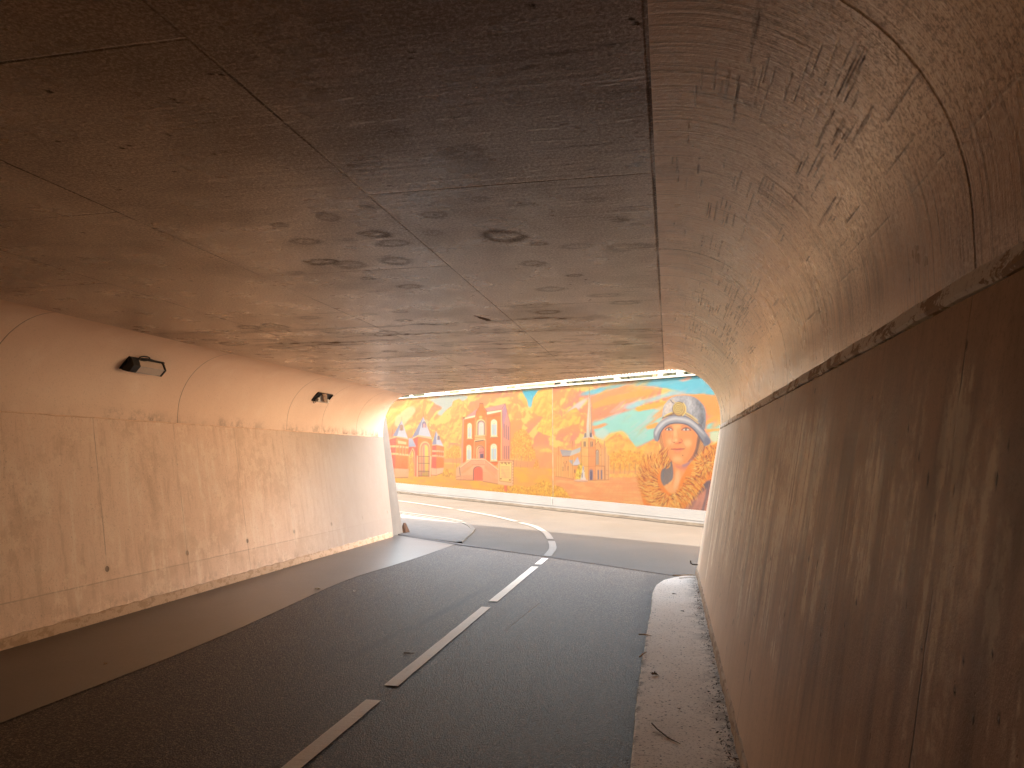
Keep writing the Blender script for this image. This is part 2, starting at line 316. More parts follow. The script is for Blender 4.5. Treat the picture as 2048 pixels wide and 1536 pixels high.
MT['gutter']=simple('weedy gutter',(.018,.014,.010),(.034,.029,.022),.9,7,bump=.6)
MT['black']=simple('black lamp housing',(.010,.009,.009),(.022,.018,.016),.45,20)
MT['steel']=simple('bare zinc',(.55,.52,.50),(.34,.32,.31),.35,18,metal=.85)
MT['lens']=M('cloudy clear lens',.22,.6); MT['lens'].color((.60,.49,.42)); MT['lens'].b.inputs['Transmission Weight'].default_value=0; MT['lens'].b.inputs['IOR'].default_value=1.25
MT['tray']=simple('bent white reflector',(.78,.74,.70),(.55,.52,.49),.35,25)
MT['brick']=None
def brick_mat(name,a,b):
    m=M(name,.85,.2); n=m.node('ShaderNodeTexBrick'); m.nt.links.new(m.tc('Object'),n.inputs[0]); n.inputs['Scale'].default_value=4.; n.inputs['Color1'].default_value=a+(1,); n.inputs['Color2'].default_value=b+(1,); n.inputs['Mortar'].default_value=(.16,.13,.11,1); m.color(n.outputs[0]); return m
MT['brick']=brick_mat('red brown brick',(.13,.045,.025),(.10,.035,.02)); MT['brick2']=brick_mat('plum brick',(.035,.012,.012),(.025,.010,.010))
MT['tile']=simple('dark roof tiles',(.09,.06,.055),(.13,.08,.07),.8,9); MT['glass']=simple('window glass',(.04,.05,.06),(.06,.07,.08),.1,3,spec=.5)
MT['hedge']=simple('dark hedge leaves',(.008,.010,.005),(.014,.016,.008),.9,14,bump=.5)
MT['leaf']=simple('dead leaf',(.055,.032,.018),(.10,.06,.03),.8,40); MT['leafpale']=simple('dry pale leaf',(.40,.30,.19),(.28,.19,.11),.8,40); MT['paper']=simple('paper scrap',(.62,.56,.50),(.5,.45,.40),.8,30); MT['iron']=simple('rusty iron',(.04,.025,.018),(.09,.045,.025),.7,60)

# ------------------------------------------------------------------ the mural: painted stroke by stroke in wall metres
import numpy as np, math
# ---- painter's drawing sheet -> wall metres (s along the wall, t above its foot)
HM = [-0.1706662716760308, 0.004313728862011076, 236.61339911539588, 0.015413375368968607, -0.14108493022391144, 126.64224719920219, 0.007834536253525856, 0.0006292673267101843, 1.0]
S0,S1,T0,T1=-4.0,20.0,0.335,3.395
RES=.008
NW=int((S1-S0)/RES); NH=int((T1-T0)/RES)
def sheet(x,y):
    w=HM[6]*x+HM[7]*y+1
    return (HM[0]*x+HM[1]*y+HM[2])/w,(HM[3]*x+HM[4]*y+HM[5])/w
def P_(f,pts):
    ox,oy,k=f
    return [sheet(ox+x*k,oy+y*k) for x,y in pts]
FA=(770,820,.10417); FB=(905,795,.12372); FC=(1100,770,.1367); FP=(1280,780,.16602)
F1=(760,740,.17578); F2=(1090,740,.20833)
rng=np.random.RandomState(4)
TAB=rng.rand(512,512).astype(np.float32)
def vn(x,y,o=0):
    xi=np.floor(x).astype(np.int64); yi=np.floor(y).astype(np.int64)
    fx=x-xi; fy=y-yi; fx=fx*fx*(3-2*fx); fy=fy*fy*(3-2*fy)
    a=TAB[(yi+o*37)&511,(xi+o*91)&511]; b=TAB[(yi+o*37)&511,(xi+1+o*91)&511]
    c=TAB[(yi+1+o*37)&511,(xi+o*91)&511]; d=TAB[(yi+1+o*37)&511,(xi+1+o*91)&511]
    return (a*(1-fx)+b*fx)*(1-fy)+(c*(1-fx)+d*fx)*fy
def fbm(x,y,n=4,o=0):
    v=0;a=1;s=0
    for i in range(n):
        v=v+a*vn(x*2**i+i*7.3,y*2**i+i*3.1,o+i); s+=a; a*=.5; x,y=x*.80-y*.60,x*.60+y*.80
    return v/s
def billow(x,y,n=4,o=0):
    v=0;a=1;s=0
    for i in range(n):
        v=v+a*(1-abs(2*vn(x*2**i+i*5.3,y*2**i+i*9.1,o+i)-1)); s+=a; a*=.5; x,y=x*.80-y*.60,x*.60+y*.80
    return v/s
col=lambda *c: np.array(c,dtype=np.float32)
def sm(a,b,x):
    u=np.clip((x-a)/(b-a),0,1); return u*u*(3-2*u)
def mix(A,B,m):
    m=np.asarray(m)
    if m.ndim==2: m=m[...,None]
    return A*(1-m)+B*m
sg=S0+(np.arange(NW)+.5)*RES; tg=T0+(np.arange(NH)+.5)*RES
S,T=np.meshgrid(sg,tg)   # row 0 = bottom
# viewing is from the road: +s runs to the left
X=-S
C=np.zeros((NH,NW,3),np.float32)
def ij(s,t): return (s-S0)/RES-.5,(t-T0)/RES-.5
def blur(m,r):
    r=int(r)
    if r<1: return m
    for ax in (0,1):
        for _ in range(2):
            p=np.pad(m,[(r,r) if a==ax else (0,0) for a in (0,1)],mode='edge')
            c=np.cumsum(p,axis=ax); 
            z=np.zeros_like(c[:1] if ax==0 else c[:,:1]); c=np.concatenate([z,c],axis=ax)
            n=2*r+1
            m=(c[n:]-c[:-n])/n if ax==0 else (c[:,n:]-c[:,:-n])/n
    return m
def mask(pts,soft=0):
    """polygon mask in its bounding box: (slice,slice,mask) ; pts in wall metres"""
    q=np.array([ij(*p) for p in pts]); pad=soft*3/RES+2
    x0=max(0,int(q[:,0].min()-pad)); x1=min(NW,int(q[:,0].max()+pad)+1)
    y0=max(0,int(q[:,1].min()-pad)); y1=min(NH,int(q[:,1].max()+pad)+1)
    if x1<=x0 or y1<=y0: return None
    gx,gy=np.meshgrid(np.arange(x0,x1),np.arange(y0,y1)); ins=np.zeros(gx.shape,bool)
    n=len(q)
    for k in range(n):
        xa,ya=q[k]; xb,yb=q[(k+1)%n]
        if ya==yb: continue
        c=((ya>gy)!=(yb>gy))
        xx=(xb-xa)*(gy-ya)/(yb-ya)+xa
        ins^=c&(gx<xx)
    m=ins.astype(np.float32)
    if soft: m=blur(m,soft/RES)
    return slice(y0,y1),slice(x0,x1),m
def fill(f,pts,c,c2=None,soft=0,a=1.,tex=0,wall=False,d='v'):
    p=pts if wall else P_(f,pts)
    r=mask(p,soft)
    if r is None: return
    sy,sx,m=r; base=col(*c)[None,None]
    if c2 is not None:
        if d=='v':
            tt=T[sy,sx]; lo,hi=min(q[1] for q in p),max(q[1] for q in p); g=np.clip((hi-tt)/(hi-lo),0,1)
        else:
            tt=X[sy,sx]; lo,hi=min(-q[0] for q in p),max(-q[0] for q in p); g=np.clip((tt-lo)/(hi-lo),0,1)
        base=mix(col(*c)[None,None],col(*c2)[None,None],g)
    if tex:
        n=fbm(S[sy,sx]*9,T[sy,sx]*9,3,11)-.5
        base=base+n[...,None]*tex
    C[sy,sx]=mix(C[sy,sx],base,m*a)
def line(f,pts,c,w=.012,a=1.,wall=False,taper=False,c2=None):
    p=pts if wall else P_(f,pts)
    for k in range(len(p)-1):
        (xa,ya),(xb,yb)=ij(*p[k]),ij(*p[k+1]); r=w/RES*.5
        x0=max(0,int(min(xa,xb)-r-2)); x1=min(NW,int(max(xa,xb)+r+3)); y0=max(0,int(min(ya,yb)-r-2)); y1=min(NH,int(max(ya,yb)+r+3))
        if x1<=x0 or y1<=y0: continue
        gx,gy=np.meshgrid(np.arange(x0,x1),np.arange(y0,y1))
        dx,dy=xb-xa,yb-ya; L=dx*dx+dy*dy+1e-9
        u=np.clip(((gx-xa)*dx+(gy-ya)*dy)/L,0,1); d=np.hypot(gx-xa-u*dx,gy-ya-u*dy)
        rr=r
        if taper:
            v=(k+u)/(len(p)-1); rr=r*np.clip(1.15-v,0.15,1)
        m=np.clip(rr+.5-d,0,1)*a
        C[y0:y1,x0:x1]=mix(C[y0:y1,x0:x1],col(*c)[None,None],m)
def ell(cx,cy,rx,ry,a0=0,a1=360,n=24,rot=0):
    o=[]
    for i in range(n+1):
        t=math.radians(a0+(a1-a0)*i/n); x=rx*math.cos(t); y=ry*math.sin(t); r=math.radians(rot)
        o.append((cx+x*math.cos(r)-y*math.sin(r),cy+x*math.sin(r)+y*math.cos(r)))
    return o
def arch(x0,x1,y0,y1,k=1.,pt=0):
    """outline of an arched opening: y0 top, y1 sill (sheet y grows downwards)"""
    w=(x1-x0)/2; cx=(x0+x1)/2; o=[(x0,y1)]
    for i in range(13):
        t=math.pi*(1-i/12)
        yy=math.sin(t)**(1 if not pt else .75)
        o.append((cx+w*math.cos(t),y0+w*1.0*k*(1-yy)))
    o.append((x1,y1)); return o
def curve(pts,n=6):
    o=[]
    p=[pts[0]]+list(pts)+[pts[-1]]
    for i in range(1,len(p)-2):
        for k in range(n):
            t=k/n
            o.append(tuple(.5*((2*p[i][j])+(-p[i-1][j]+p[i+1][j])*t+(2*p[i-1][j]-5*p[i][j]+4*p[i+1][j]-p[i+2][j])*t*t+(-p[i-1][j]+3*p[i][j]-3*p[i+1][j]+p[i+2][j])*t**3) for j in (0,1)))
    o.append(tuple(pts[-1])); return o

# ---------------- sky and clouds
ca,sa=math.cos(.45),math.sin(.45)
U=X*ca+T*sa; V=-X*sa+T*ca
warp=fbm(X*.9,T*1.2,3,3)
h=billow(X*.75+warp*.8,T*1.1+warp*.9,5,5)
h2=billow((X+.06)*.75+fbm((X+.06)*.9,(T-.08)*1.2,3,3)*.8,(T-.08)*1.1+fbm((X+.06)*.9,(T-.08)*1.2,3,3)*.9,5,5)
shade=np.clip((h-h2)*7+.5,0,1)
salmon=col(250,166,122); pink=col(246,150,124); gold=col(255,198,104); oran=col(253,168,98); pale=col(255,226,130)
C[:]=mix(mix(pink[None,None],oran[None,None],sm(.3,.7,fbm(U*.5,V*1.4,4,8))),gold[None,None],sm(.45,.85,shade)*.7)
C=mix(C,pale[None,None],sm(.82,1.,shade)*.5)
# streaked part: thin diagonal cloud bands left of the town house and over the right panel
st=fbm(U*.55,V*3.2+warp*1.2,5,15)
leftm=sm(11.6,13.4,S)*sm(1.9,2.4,T)
strk=mix(mix(oran[None,None],gold[None,None],sm(.4,.6,st)),pale[None,None],sm(.56,.68,st))
C=mix(C,strk,leftm*.85)
def soft_blob(f,pts,c,soft,a=1.,amt=.25,sc=2.):
    r=mask(P_(f,pts),soft)
    if r is None: return
    sy,sx,m=r; n=fbm(U[sy,sx]*sc*.5,V[sy,sx]*sc*1.6,4,21)
    m=sm(.5-amt,.5+amt,m+(n-.5)*.9)*(m>.02)
    C[sy,sx]=mix(C[sy,sx],col(*c)[None,None],m*a)
# blue gaps
soft_blob(F1,[(500,330),(830,300),(1010,295),(990,340),(880,370),(760,450),(700,520),(640,500),(720,430),(600,370)],(190,208,205),.05,.9)
soft_blob(F1,[(180,520),(330,420),(430,440),(360,540),(250,640),(160,640)],(226,226,180),.10,.75)
soft_blob(F1,[(430,640),(520,560),(560,590),(470,700)],(220,222,190),.06,.6)
fill(F1,[(1615,238),(1838,225),(1835,270),(1780,330),(1750,420),(1700,430),(1655,400),(1650,330)],(70,185,215),(150,212,222),soft=.03)
fill(F1,curve([(1560,300),(1600,262),(1640,300),(1672,350),(1680,430),(1640,400),(1600,345)]),(255,214,110),(248,176,100),soft=.02)
# right panel: bands of blue between salmon streaks
bl=[([(560,165),(1340,36),(1500,80),(1640,210),(1690,330),(1560,240),(1420,270),(1300,220),(1160,180),(960,160),(760,170),(560,230),(250,270),(360,210)],(104,200,226)),
    ([(1000,270),(1240,190),(1440,230),(1120,280),(960,330),(820,390),(700,360),(840,310)],(170,214,220)),
    ([(450,520),(640,440),(820,380),(1060,370),(1160,420),(1080,540),(1050,660),(950,700),(870,740),(820,670),(740,590),(640,610),(560,640),(470,600)],(158,222,214)),
    ([(200,420),(300,330),(420,250),(440,262),(330,370),(240,430)],(226,206,200)),
    ([(480,650),(560,690),(640,590),(560,560),(470,600)],(196,224,214)),
    ([(1520,560),(1560,500),(1690,500),(1690,590),(1600,620)],(140,224,218)),
    ([(1560,600),(1690,590),(1690,680),(1610,690)],(214,228,196)),]
for p,c in bl: soft_blob(F2,p,c,.07,.95,.3,2.2)
sb=fbm(U*.6,V*3.6,4,33)
r=mask(P_(F2,[(440,200),(1150,140),(1400,200),(1680,250),(1690,700),(1000,640),(620,560),(440,560)]),.2)
sy,sx,m=r
C[sy,sx]=mix(C[sy,sx],col(250,178,120)[None,None],m*sm(.54,.66,sb[sy,sx])*.9)
C[sy,sx]=mix(C[sy,sx],col(236,206,206)[None,None],m*sm(.6,.4,abs(sb[sy,sx]-.5)*9)*.35)
C[sy,sx]=mix(C[sy,sx],col(255,184,76)[None,None],m*sm(.62,.75,sb[sy,sx])*.8)
for p,c in [([(560,230),(700,180),(800,150),(760,200),(620,280),(480,330),(440,300)],(252,164,110)),
            ([(450,330),(640,260),(900,200),(1050,190),(1000,240),(780,290),(600,340),(460,370)],(252,176,92)),
            ([(860,370),(1040,320),(1200,290),(1230,310),(1060,370),(900,400)],(255,184,80)),
            ([(1040,300),(1240,250),(1420,236),(1640,240),(1690,340),(1690,440),(1560,440),(1540,360),(1400,270)],(255,170,92)),
            ([(440,540),(560,510),(640,515),(540,560),(450,580)],(252,166,108)),
            ([(960,550),(1060,510),(1110,510),(1050,560),(980,565)],(255,178,90)),
            ([(1540,570),(1690,555),(1690,585),(1560,600)],(255,180,90)),
            ([(1260,110),(1380,60),(1440,80),(1330,120)],(246,190,170))]:
    soft_blob(F2,p,c,.035,.95,.3,3.)
# cumulus heads above the trees
def puffs(f,pts,c1,c2,soft=.02):
    r=mask(P_(f,pts),.03)
    if r is None: return
    sy,sx,m=r; n=billow(X[sy,sx]*2.2,T[sy,sx]*2.6,4,41); n2=billow(X[sy,sx]*2.2+.09,T[sy,sx]*2.6-.13,4,41)
    m=sm(.35,.6,m+(n-.5)*.5)*(m>.02); g=np.clip((n-n2)*4+.5,0,1)
    C[sy,sx]=mix(C[sy,sx],mix(col(*c1)[None,None],col(*c2)[None,None],g),m)
puffs(F2,[(600,800),(560,700),(640,640),(700,600),(740,640),(800,660),(840,700),(880,760),(960,720),(1020,680),(1090,690),(1100,900),(600,900)],(250,164,96),(255,202,104))
puffs(F2,[(0,480),(60,440),(140,420),(160,460),(230,400),(300,360),(340,420),(330,520),(100,560),(0,560)],(252,170,100),(255,202,100))
puffs(F1,[(680,720),(700,640),(760,600),(820,580),(800,480),(830,360),(900,330),(960,380),(940,520),(940,840),(760,820),(700,760)],(250,168,100),(255,206,110))
puffs(F1,[(1740,330),(1800,240),(1960,215),(1960,560),(1800,520),(1720,460)],(252,180,90),(255,206,104))
puffs(F1,[(1780,680),(1840,560),(1960,500),(1960,760),(1840,720)],(252,178,96),(255,214,100))
# low bands of cloud at the horizon
lo=sm(1.9,1.45,T); bn=fbm(X*.35,T*5,4,51)
C=mix(C,mix(col(252,168,110)[None,None],col(255,206,104)[None,None],sm(.4,.62,bn)),lo*.9)
# ---------------- ground
hz=sheet(1000,932)[1]
gn=fbm(X*2.2,T*9,4,61)
gl=mix(col(255,186,74)[None,None],col(253,176,96)[None,None],sm(.35,.65,gn))
gm=sm(hz+.02,hz-.03,T)
C=mix(C,gl,gm)
gp=mix(col(250,168,112)[None,None],col(254,186,122)[None,None],sm(.35,.65,fbm(X*3,T*14,3,71)))
C=mix(C,gp,gm*sm(5.25,4.9,S))
# yellow scrub
def scatter(f,poly,n,cs,size,seed,st=False):
    r=mask(P_(f,poly)); 
    if r is None: return
    sy,sx,m=r; R=np.random.RandomState(seed); ys,xs=np.nonzero(m>.5)
    if len(ys)==0: return
    for k in range(n):
        i=R.randint(len(ys)); y=ys[i]+sy.start; x=xs[i]+sx.start; rr=size/RES*R.uniform(.5,1.2); c=cs[R.randint(len(cs))]
        x0,x1=max(0,int(x-rr-1)),min(NW,int(x+rr+2)); y0,y1=max(0,int(y-rr-1)),min(NH,int(y+rr+2))
        if x1<=x0 or y1<=y0: continue
        gx,gy=np.meshgrid(np.arange(x0,x1),np.arange(y0,y1)); d=np.hypot((gx-x)*R.uniform(.6,1.4),gy-y)
        C[y0:y1,x0:x1]=mix(C[y0:y1,x0:x1],col(*c)[None,None],np.clip(rr-d,0,1)*.85)
YL=[(250,190,70),(240,176,64),(222,158,60),(255,206,90),(206,150,70)]
scatter(F1,[(1150,1380),(1400,1310),(1700,1330),(1850,1260),(1960,1290),(1960,1470),(1500,1430)],1100,YL,.028,1)
scatter(F2,[(0,1120),(60,1100),(170,1130),(250,1230),(200,1250),(0,1235)],800,YL,.028,2)
scatter(F1,[(700,1190),(760,1130),(830,1190),(780,1210)],60,YL,.05,3)
# trees
def tree(f,crown,trunks,seed,n=900):
    fill(f,crown,(248,184,76),(240,168,84),soft=.02,a=.85)
    scatter(f,crown,n,[(255,190,84),(248,178,74),(234,162,72),(212,150,80),(255,202,104)],.028,seed)
    for t in trunks: line(f,t,(190,142,104),.03,.8); line(f,[(x+4,y) for x,y in t],(250,206,130),.012,.6)
tree(F1,[(1490,1000),(1490,820),(1530,720),(1600,670),(1660,690),(1710,760),(1720,860),(1760,920),(1770,1000),(1700,1040),(1600,1010)],[[(1600,1110),(1610,980)],[(1555,1090),(1560,960)],[(1680,1100),(1690,960)],[(1520,1090),(1530,980)]],5)
tree(F1,[(1740,1120),(1770,1040),(1790,1010),(1810,1110)],[],6,60)
tree(F1,[(745,1010),(745,930),(800,900),(850,850),(900,870),(915,980),(880,1010),(800,1000)],[[(870,1110),(875,990)],[(830,1100),(835,990)]],7,260)
tree(F1,[(325,1160),(330,980),(360,960),(380,1080),(370,1170)],[],8,120)
for i,(x,w) in enumerate([(660,80),(720,60),(765,60),(805,60),(865,80),(925,60)]):
    tree(F2,ell(x,870,w*.62,90+(i%2)*14,n=12),[[(x,1010),(x+4,900)]],20+i,110)
scatter(F2,[(610,1000),(920,990),(920,1025),(610,1025)],160,[(255,204,110),(250,190,100)],.03,30)
# ---------------- paving lines in front of the church
for y,x0 in [(1090,560),(1130,480),(1180,420),(1240,520),(1300,760)]:
    line(F2,[(x0,y),(940,y-6+(y-1050)*.10)],(226,138,92),.012,.7)
for k in range(14):
    line(F2,[(520+k*34,1075),(300+k*62,1290)],(228,142,96),.010,.6)
fill(F2,[(420,1060),(920,1020),(940,1300),(420,1240),(250,1200)],(252,178,118),soft=.15,a=.35)
# ---------------- gatehouse
OL=(150,92,92); BR=(250,130,66); BRD=(240,108,84); ST=(255,196,140); SL=(196,194,208); SLD=(160,160,186)
fa=FA
def tower(body_l,body_r,roof_l,roof_r,fin):
    fill(fa,body_l,BRD,(236,112,88)); fill(fa,body_r,(255,150,70),(255,140,58),tex=14)
    fill(fa,roof_l,SLD); fill(fa,roof_r,SL,(214,214,222))
    line(fa,fin,(170,120,80),.02)
tower([(75,575),(220,530),(205,1290),(150,1290),(130,1120)],[(220,530),(455,575),(455,1290),(185,1295)],[(320,200),(235,505),(150,500)],[(320,200),(440,540),(235,505)],[(325,200),(322,140)])
tower([(545,560),(635,520),(640,1270),(590,1270),(600,720)],[(635,520),(900,560),(895,1270),(620,1280)],[(735,130),(640,490),(515,540)],[(735,130),(890,520),(640,490)],[(738,130),(740,60)])
tower([(905,690),(985,680),(985,1240),(890,1240)],[(985,680),(1135,715),(1130,1110),(1110,1200),(985,1250)],[(980,400),(985,670),(905,660)],[(980,400),(1125,700),(985,670)],[(980,400),(982,350)])
for p in [[(75,575),(220,530),(455,575),(455,545),(225,505),(80,550)],[(545,560),(635,515),(900,570),(905,530),(635,480),(515,545)],[(905,690),(985,682),(1135,712),(1130,690),(985,660),(905,668)]]:
    fill(fa,p,(255,200,150)); line(fa,p[:3],OL,.014,.8)
line(fa,[(135,500),(148,380)],(150,100,60),.03); line(fa,[(75,575),(130,1120),(150,1290)],OL,.015,.6)
# wing between towers
fill(fa,[(455,545),(520,540),(600,700),(455,710)],SL,(180,184,206)); line(fa,[(455,545),(455,700)],OL,.01,.5)
fill(fa,[(455,710),(600,715),(600,1270),(555,1270),(560,900),(535,750),(500,850),(470,880),(450,880)],BRD)
line(fa,curve([(465,880),(500,800),(535,745),(565,830),(575,1000),(570,1260)]),ST,.05); line(fa,curve([(520,760),(550,830),(560,1000),(560,1260)]),(150,90,90),.025)
for y0 in (675,820):  # stone bands
    fill(fa,[(85,y0+5),(200,y0),(455,y0+30),(455,y0+62),(200,y0+40),(90,y0+45)],(255,200,140))
fill(fa,[(95,715),(200,722),(200,800),(100,800)],BRD)
fill(fa,[(205,880),(440,890),(430,1125),(190,1120)],(255,140,52),(252,128,48),tex=12)
fill(fa,[(135,1125),(185,1120),(455,1130),(455,1290),(180,1298),(150,1285)],(250,182,140),(252,178,128)); line(fa,[(150,1298),(440,1292)],(120,90,70),.02,.8)
line(fa,[(185,1120),(180,1295)],OL,.012,.6); line(fa,[(210,540),(200,1120)],(210,110,80),.012,.7)
fill(fa,[(245,580),(415,610),(412,670),(245,650)],(255,206,150)); line(fa,[(245,580),(415,610),(412,670),(245,650),(245,580)],(230,140,80),.014)
for x in (275,330,385): line(fa,[(x,700),(x-3,850)],(150,90,50),.04); line(fa,[(x+9,700),(x+6,850)],(255,210,150),.02)
line(fa,[(215,690),(210,870)],(250,190,130),.03)
# centre tower arch and gate
fill(fa,arch(660,875,600,1270,1.6,1),ST); fill(fa,arch(685,850,640,1270,1.7,1),(250,160,120)); fill(fa,arch(715,830,670,1270,1.7,1),(255,214,110),(255,200,90))
fill(fa,[(720,720),(770,640),(770,1200),(720,1200)],(236,150,160),a=.5); fill(fa,[(730,720),(750,650),(755,1200),(735,1200)],(180,120,150),a=.5)
line(fa,arch(690,855,640,1270,1.7,1),OL,.016,.8)
for x in range(645,850,24): line(fa,[(x,890),(x,1265)],(120,80,60),.012,.9)
for y in (888,1020,1175,1262): line(fa,[(640,y),(850,y+4)],(120,80,60),.016)
for x in range(665,850,12): line(fa,[(x,1160),(x,1265)],(120,80,80),.010,.8)
fill(fa,[(610,870),(640,880),(640,1280),(605,1280)],(255,196,150)); line(fa,[(640,880),(635,1280)],OL,.014); fill(fa,[(860,880),(895,885),(880,1275),(850,1275)],(255,196,150)); line(fa,[(860,880),(850,1275)],OL,.012)
fill(fa,arch(715,790,230,340,1.5,1),(150,140,170)); fill(fa,arch(735,775,262,340,1.5,1),(250,170,160)); line(fa,arch(715,790,230,340,1.5,1),(150,110,90),.016)
fill(fa,arch(285,350,290,395,1.5,1),(190,150,130)); line(fa,arch(285,350,290,395,1.5,1),(190,130,80),.02); line(fa,[(320,350),(318,400)],(120,90,80),.02)
fill(fa,arch(1005,1055,490,575,1.5,1),(150,130,140)); line(fa,arch(1005,1055,490,575,1.5,1),(255,190,130),.016)
# right tower
for y0 in (770,860): fill(fa,[(905,y0),(985,y0+2),(1130,y0+14),(1130,y0+50),(985,y0+36),(905,y0+34)],(255,200,150))
fill(fa,[(905,905),(985,915),(985,1115),(895,1105)],BRD); fill(fa,[(985,915),(1130,930),(1125,1110),(985,1115)],(255,140,56))
fill(fa,[(890,1110),(985,1120),(1130,1105),(1110,1200),(985,1250),(890,1240)],(252,190,150)); line(fa,[(890,1245),(985,1252),(1100,1210)],OL,.014)
line(fa,[(1000,745),(1115,765)],(230,140,100),.03)
for x in (1020,1058,1096): line(fa,[(x,800),(x,885)],(170,100,60),.04)
line(fa,[(985,685),(985,1250)],(210,110,90),.012); line(fa,[(1133,715),(1130,900)],OL,.012)
# ---------------- town house
fb=FB
fill(fb,[(220,320),(380,200),(540,175),(850,105),(790,210),(370,300)],(236,170,150),(226,168,160))
for k in range(6): line(fb,[(240+k*20,300-k*18),(400,262-k*12)],(196,140,140),.008,.6); line(fb,[(545,228-k*9),(800+k*8,178-k*12)],(196,140,140),.008,.6)
fill(fb,[(185,340),(790,225),(785,1010),(700,1100),(150,1100)],(252,142,48),(250,126,48),tex=14)
fill(fb,[(790,200),(850,105),(930,420),(925,1010),(785,1010)],(228,160,150),(240,164,124)); fill(fb,[(800,220),(850,110),(880,220),(840,420),(815,520)],(196,150,170),a=.8)
line(fb,[(785,205),(850,105),(930,420),(925,1010)],OL,.014)
fill(fb,[(780,200),(800,200),(800,1010),(778,1010)],(255,196,130)); line(fb,[(803,220),(800,1010)],(190,120,90),.02)
fill(fb,[(165,330),(185,340),(165,1080),(135,1080)],(250,178,140)); line(fb,[(168,330),(150,1080)],OL,.014)
fill(fb,[(185,335),(370,290),(370,320),(190,360)],(255,232,190)); fill(fb,[(545,240),(785,205),(785,235),(550,285)],(255,236,196)); line(fb,[(185,362),(360,328)],(180,110,60),.016); line(fb,[(555,286),(780,238)],(180,110,60),.016); line(fb,[(540,235),(790,198)],(160,100,70),.014)
fill(fb,[(160,320),(200,315),(200,345),(165,350)],(170,110,60))
for k in range(10):
    x=575+k*20; line(fb,[(x,300-k*3),(x+8,325-k*3)],(200,90,30),.018)
    if k<7: line(fb,[(200+k*24,385-k*5),(206+k*24,405-k*5)],(200,90,30),.016)
fill(fb,[(365,340),(385,230),(435,160),(438,100),(492,100),(500,160),(545,215),(560,330),(560,980),(350,980)],(253,140,50),(252,150,80),tex=10)
line(fb,[(365,340),(385,230),(435,160),(438,100),(492,100),(500,160),(548,215),(556,330)],(170,90,50),.018); line(fb,[(437,100),(493,100)],(120,80,60),.02)
for x in (365,380,540,556): line(fb,[(x,330),(x-6,620)],(254,186,130),.02)
line(fb,[(557,300),(560,980)],(200,120,80),.02)
fill(fb,ell(455,320,28,22),(255,200,110)); line(fb,[(400,250),(430,190)],(200,100,50),.014); line(fb,[(520,240),(500,200)],(200,100,50),.014)
fill(fb,arch(385,530,350,620,.9),(255,214,150)); fill(fb,arch(402,522,375,620,.9),(160,120,110)); fill(fb,arch(418,510,392,620,.9),(232,196,190),(240,214,196))
for x in (440,463,488): line(fb,[(x,430),(x,610)],(255,240,214),.02)
line(fb,ell(463,440,20,24),(255,240,214),.014)
fill(fb,[(360,615),(530,605),(530,660),(360,680)],(255,206,140)); line(fb,[(365,650),(525,636)],(220,140,80),.03,.7); fill(fb,[(350,690),(530,665),(532,690),(350,712)],(255,214,160)); fill(fb,[(365,705),(505,685),(505,700),(370,722)],(130,90,80))
for x in range(370,530,14): line(fb,[(x,618),(x,672)],(236,160,100),.010)
fill(fb,arch(375,515,765,985,.9),(255,200,130)); line(fb,arch(380,512,775,985,.9),(170,100,90),.02); fill(fb,arch(402,512,785,985,.9),(255,196,150)); line(fb,arch(410,512,800,985,.9),(190,110,90),.03); fill(fb,arch(430,508,815,985,.9),(240,150,130)); fill(fb,[(445,908),(500,905),(500,978),(445,980)],(120,90,110)); line(fb,[(432,885),(505,880)],OL,.02)
line(fb,[(350,720),(345,990)],(255,200,140),.03); line(fb,[(362,730),(355,990)],OL,.012,.6); line(fb,[(535,690),(535,985)],(255,200,150),.035)
def gwin(x0,x1,y0,y1):
    fill(fb,arch(x0-8,x1+8,y0-8,y1+10,1.),(255,190,110)); fill(fb,arch(x0,x1,y0,y1,1.),(255,236,200)); cx=(x0+x1)/2
    fill(fb,[(x0+10,y0+75),(cx-6,y0+75),(cx-6,y1-15),(x0+10,y1-15)],(196,214,214)); fill(fb,[(cx+6,y0+75),(x1-10,y0+75),(x1-10,y1-15),(cx+6,y1-15)],(200,212,220))
    line(fb,ell(cx,y0+42,(x1-x0)*.22,20),(230,200,160),.012); line(fb,[(cx,y0+70),(cx,y1)],(190,140,110),.012)
    line(fb,[(x0-8,y1+14),(x1+10,y1+12)],(255,216,160),.03); line(fb,[(x0-6,y1+26),(x1+10,y1+24)],(150,80,50),.018)
gwin(243,310,420,655); gwin(622,718,360,625); gwin(228,303,770,1010); gwin(618,715,750,1015)
for x in (835,868,902):
    line(fb,[(x,440+(x-835)*.6),(x,640+(x-835)*.6)],(150,100,120),.045); line(fb,[(x+10,440+(x-835)*.6),(x+10,640+(x-835)*.6)],(250,190,150),.018)
    line(fb,[(x,790),(x,985)],(160,105,110),.04)
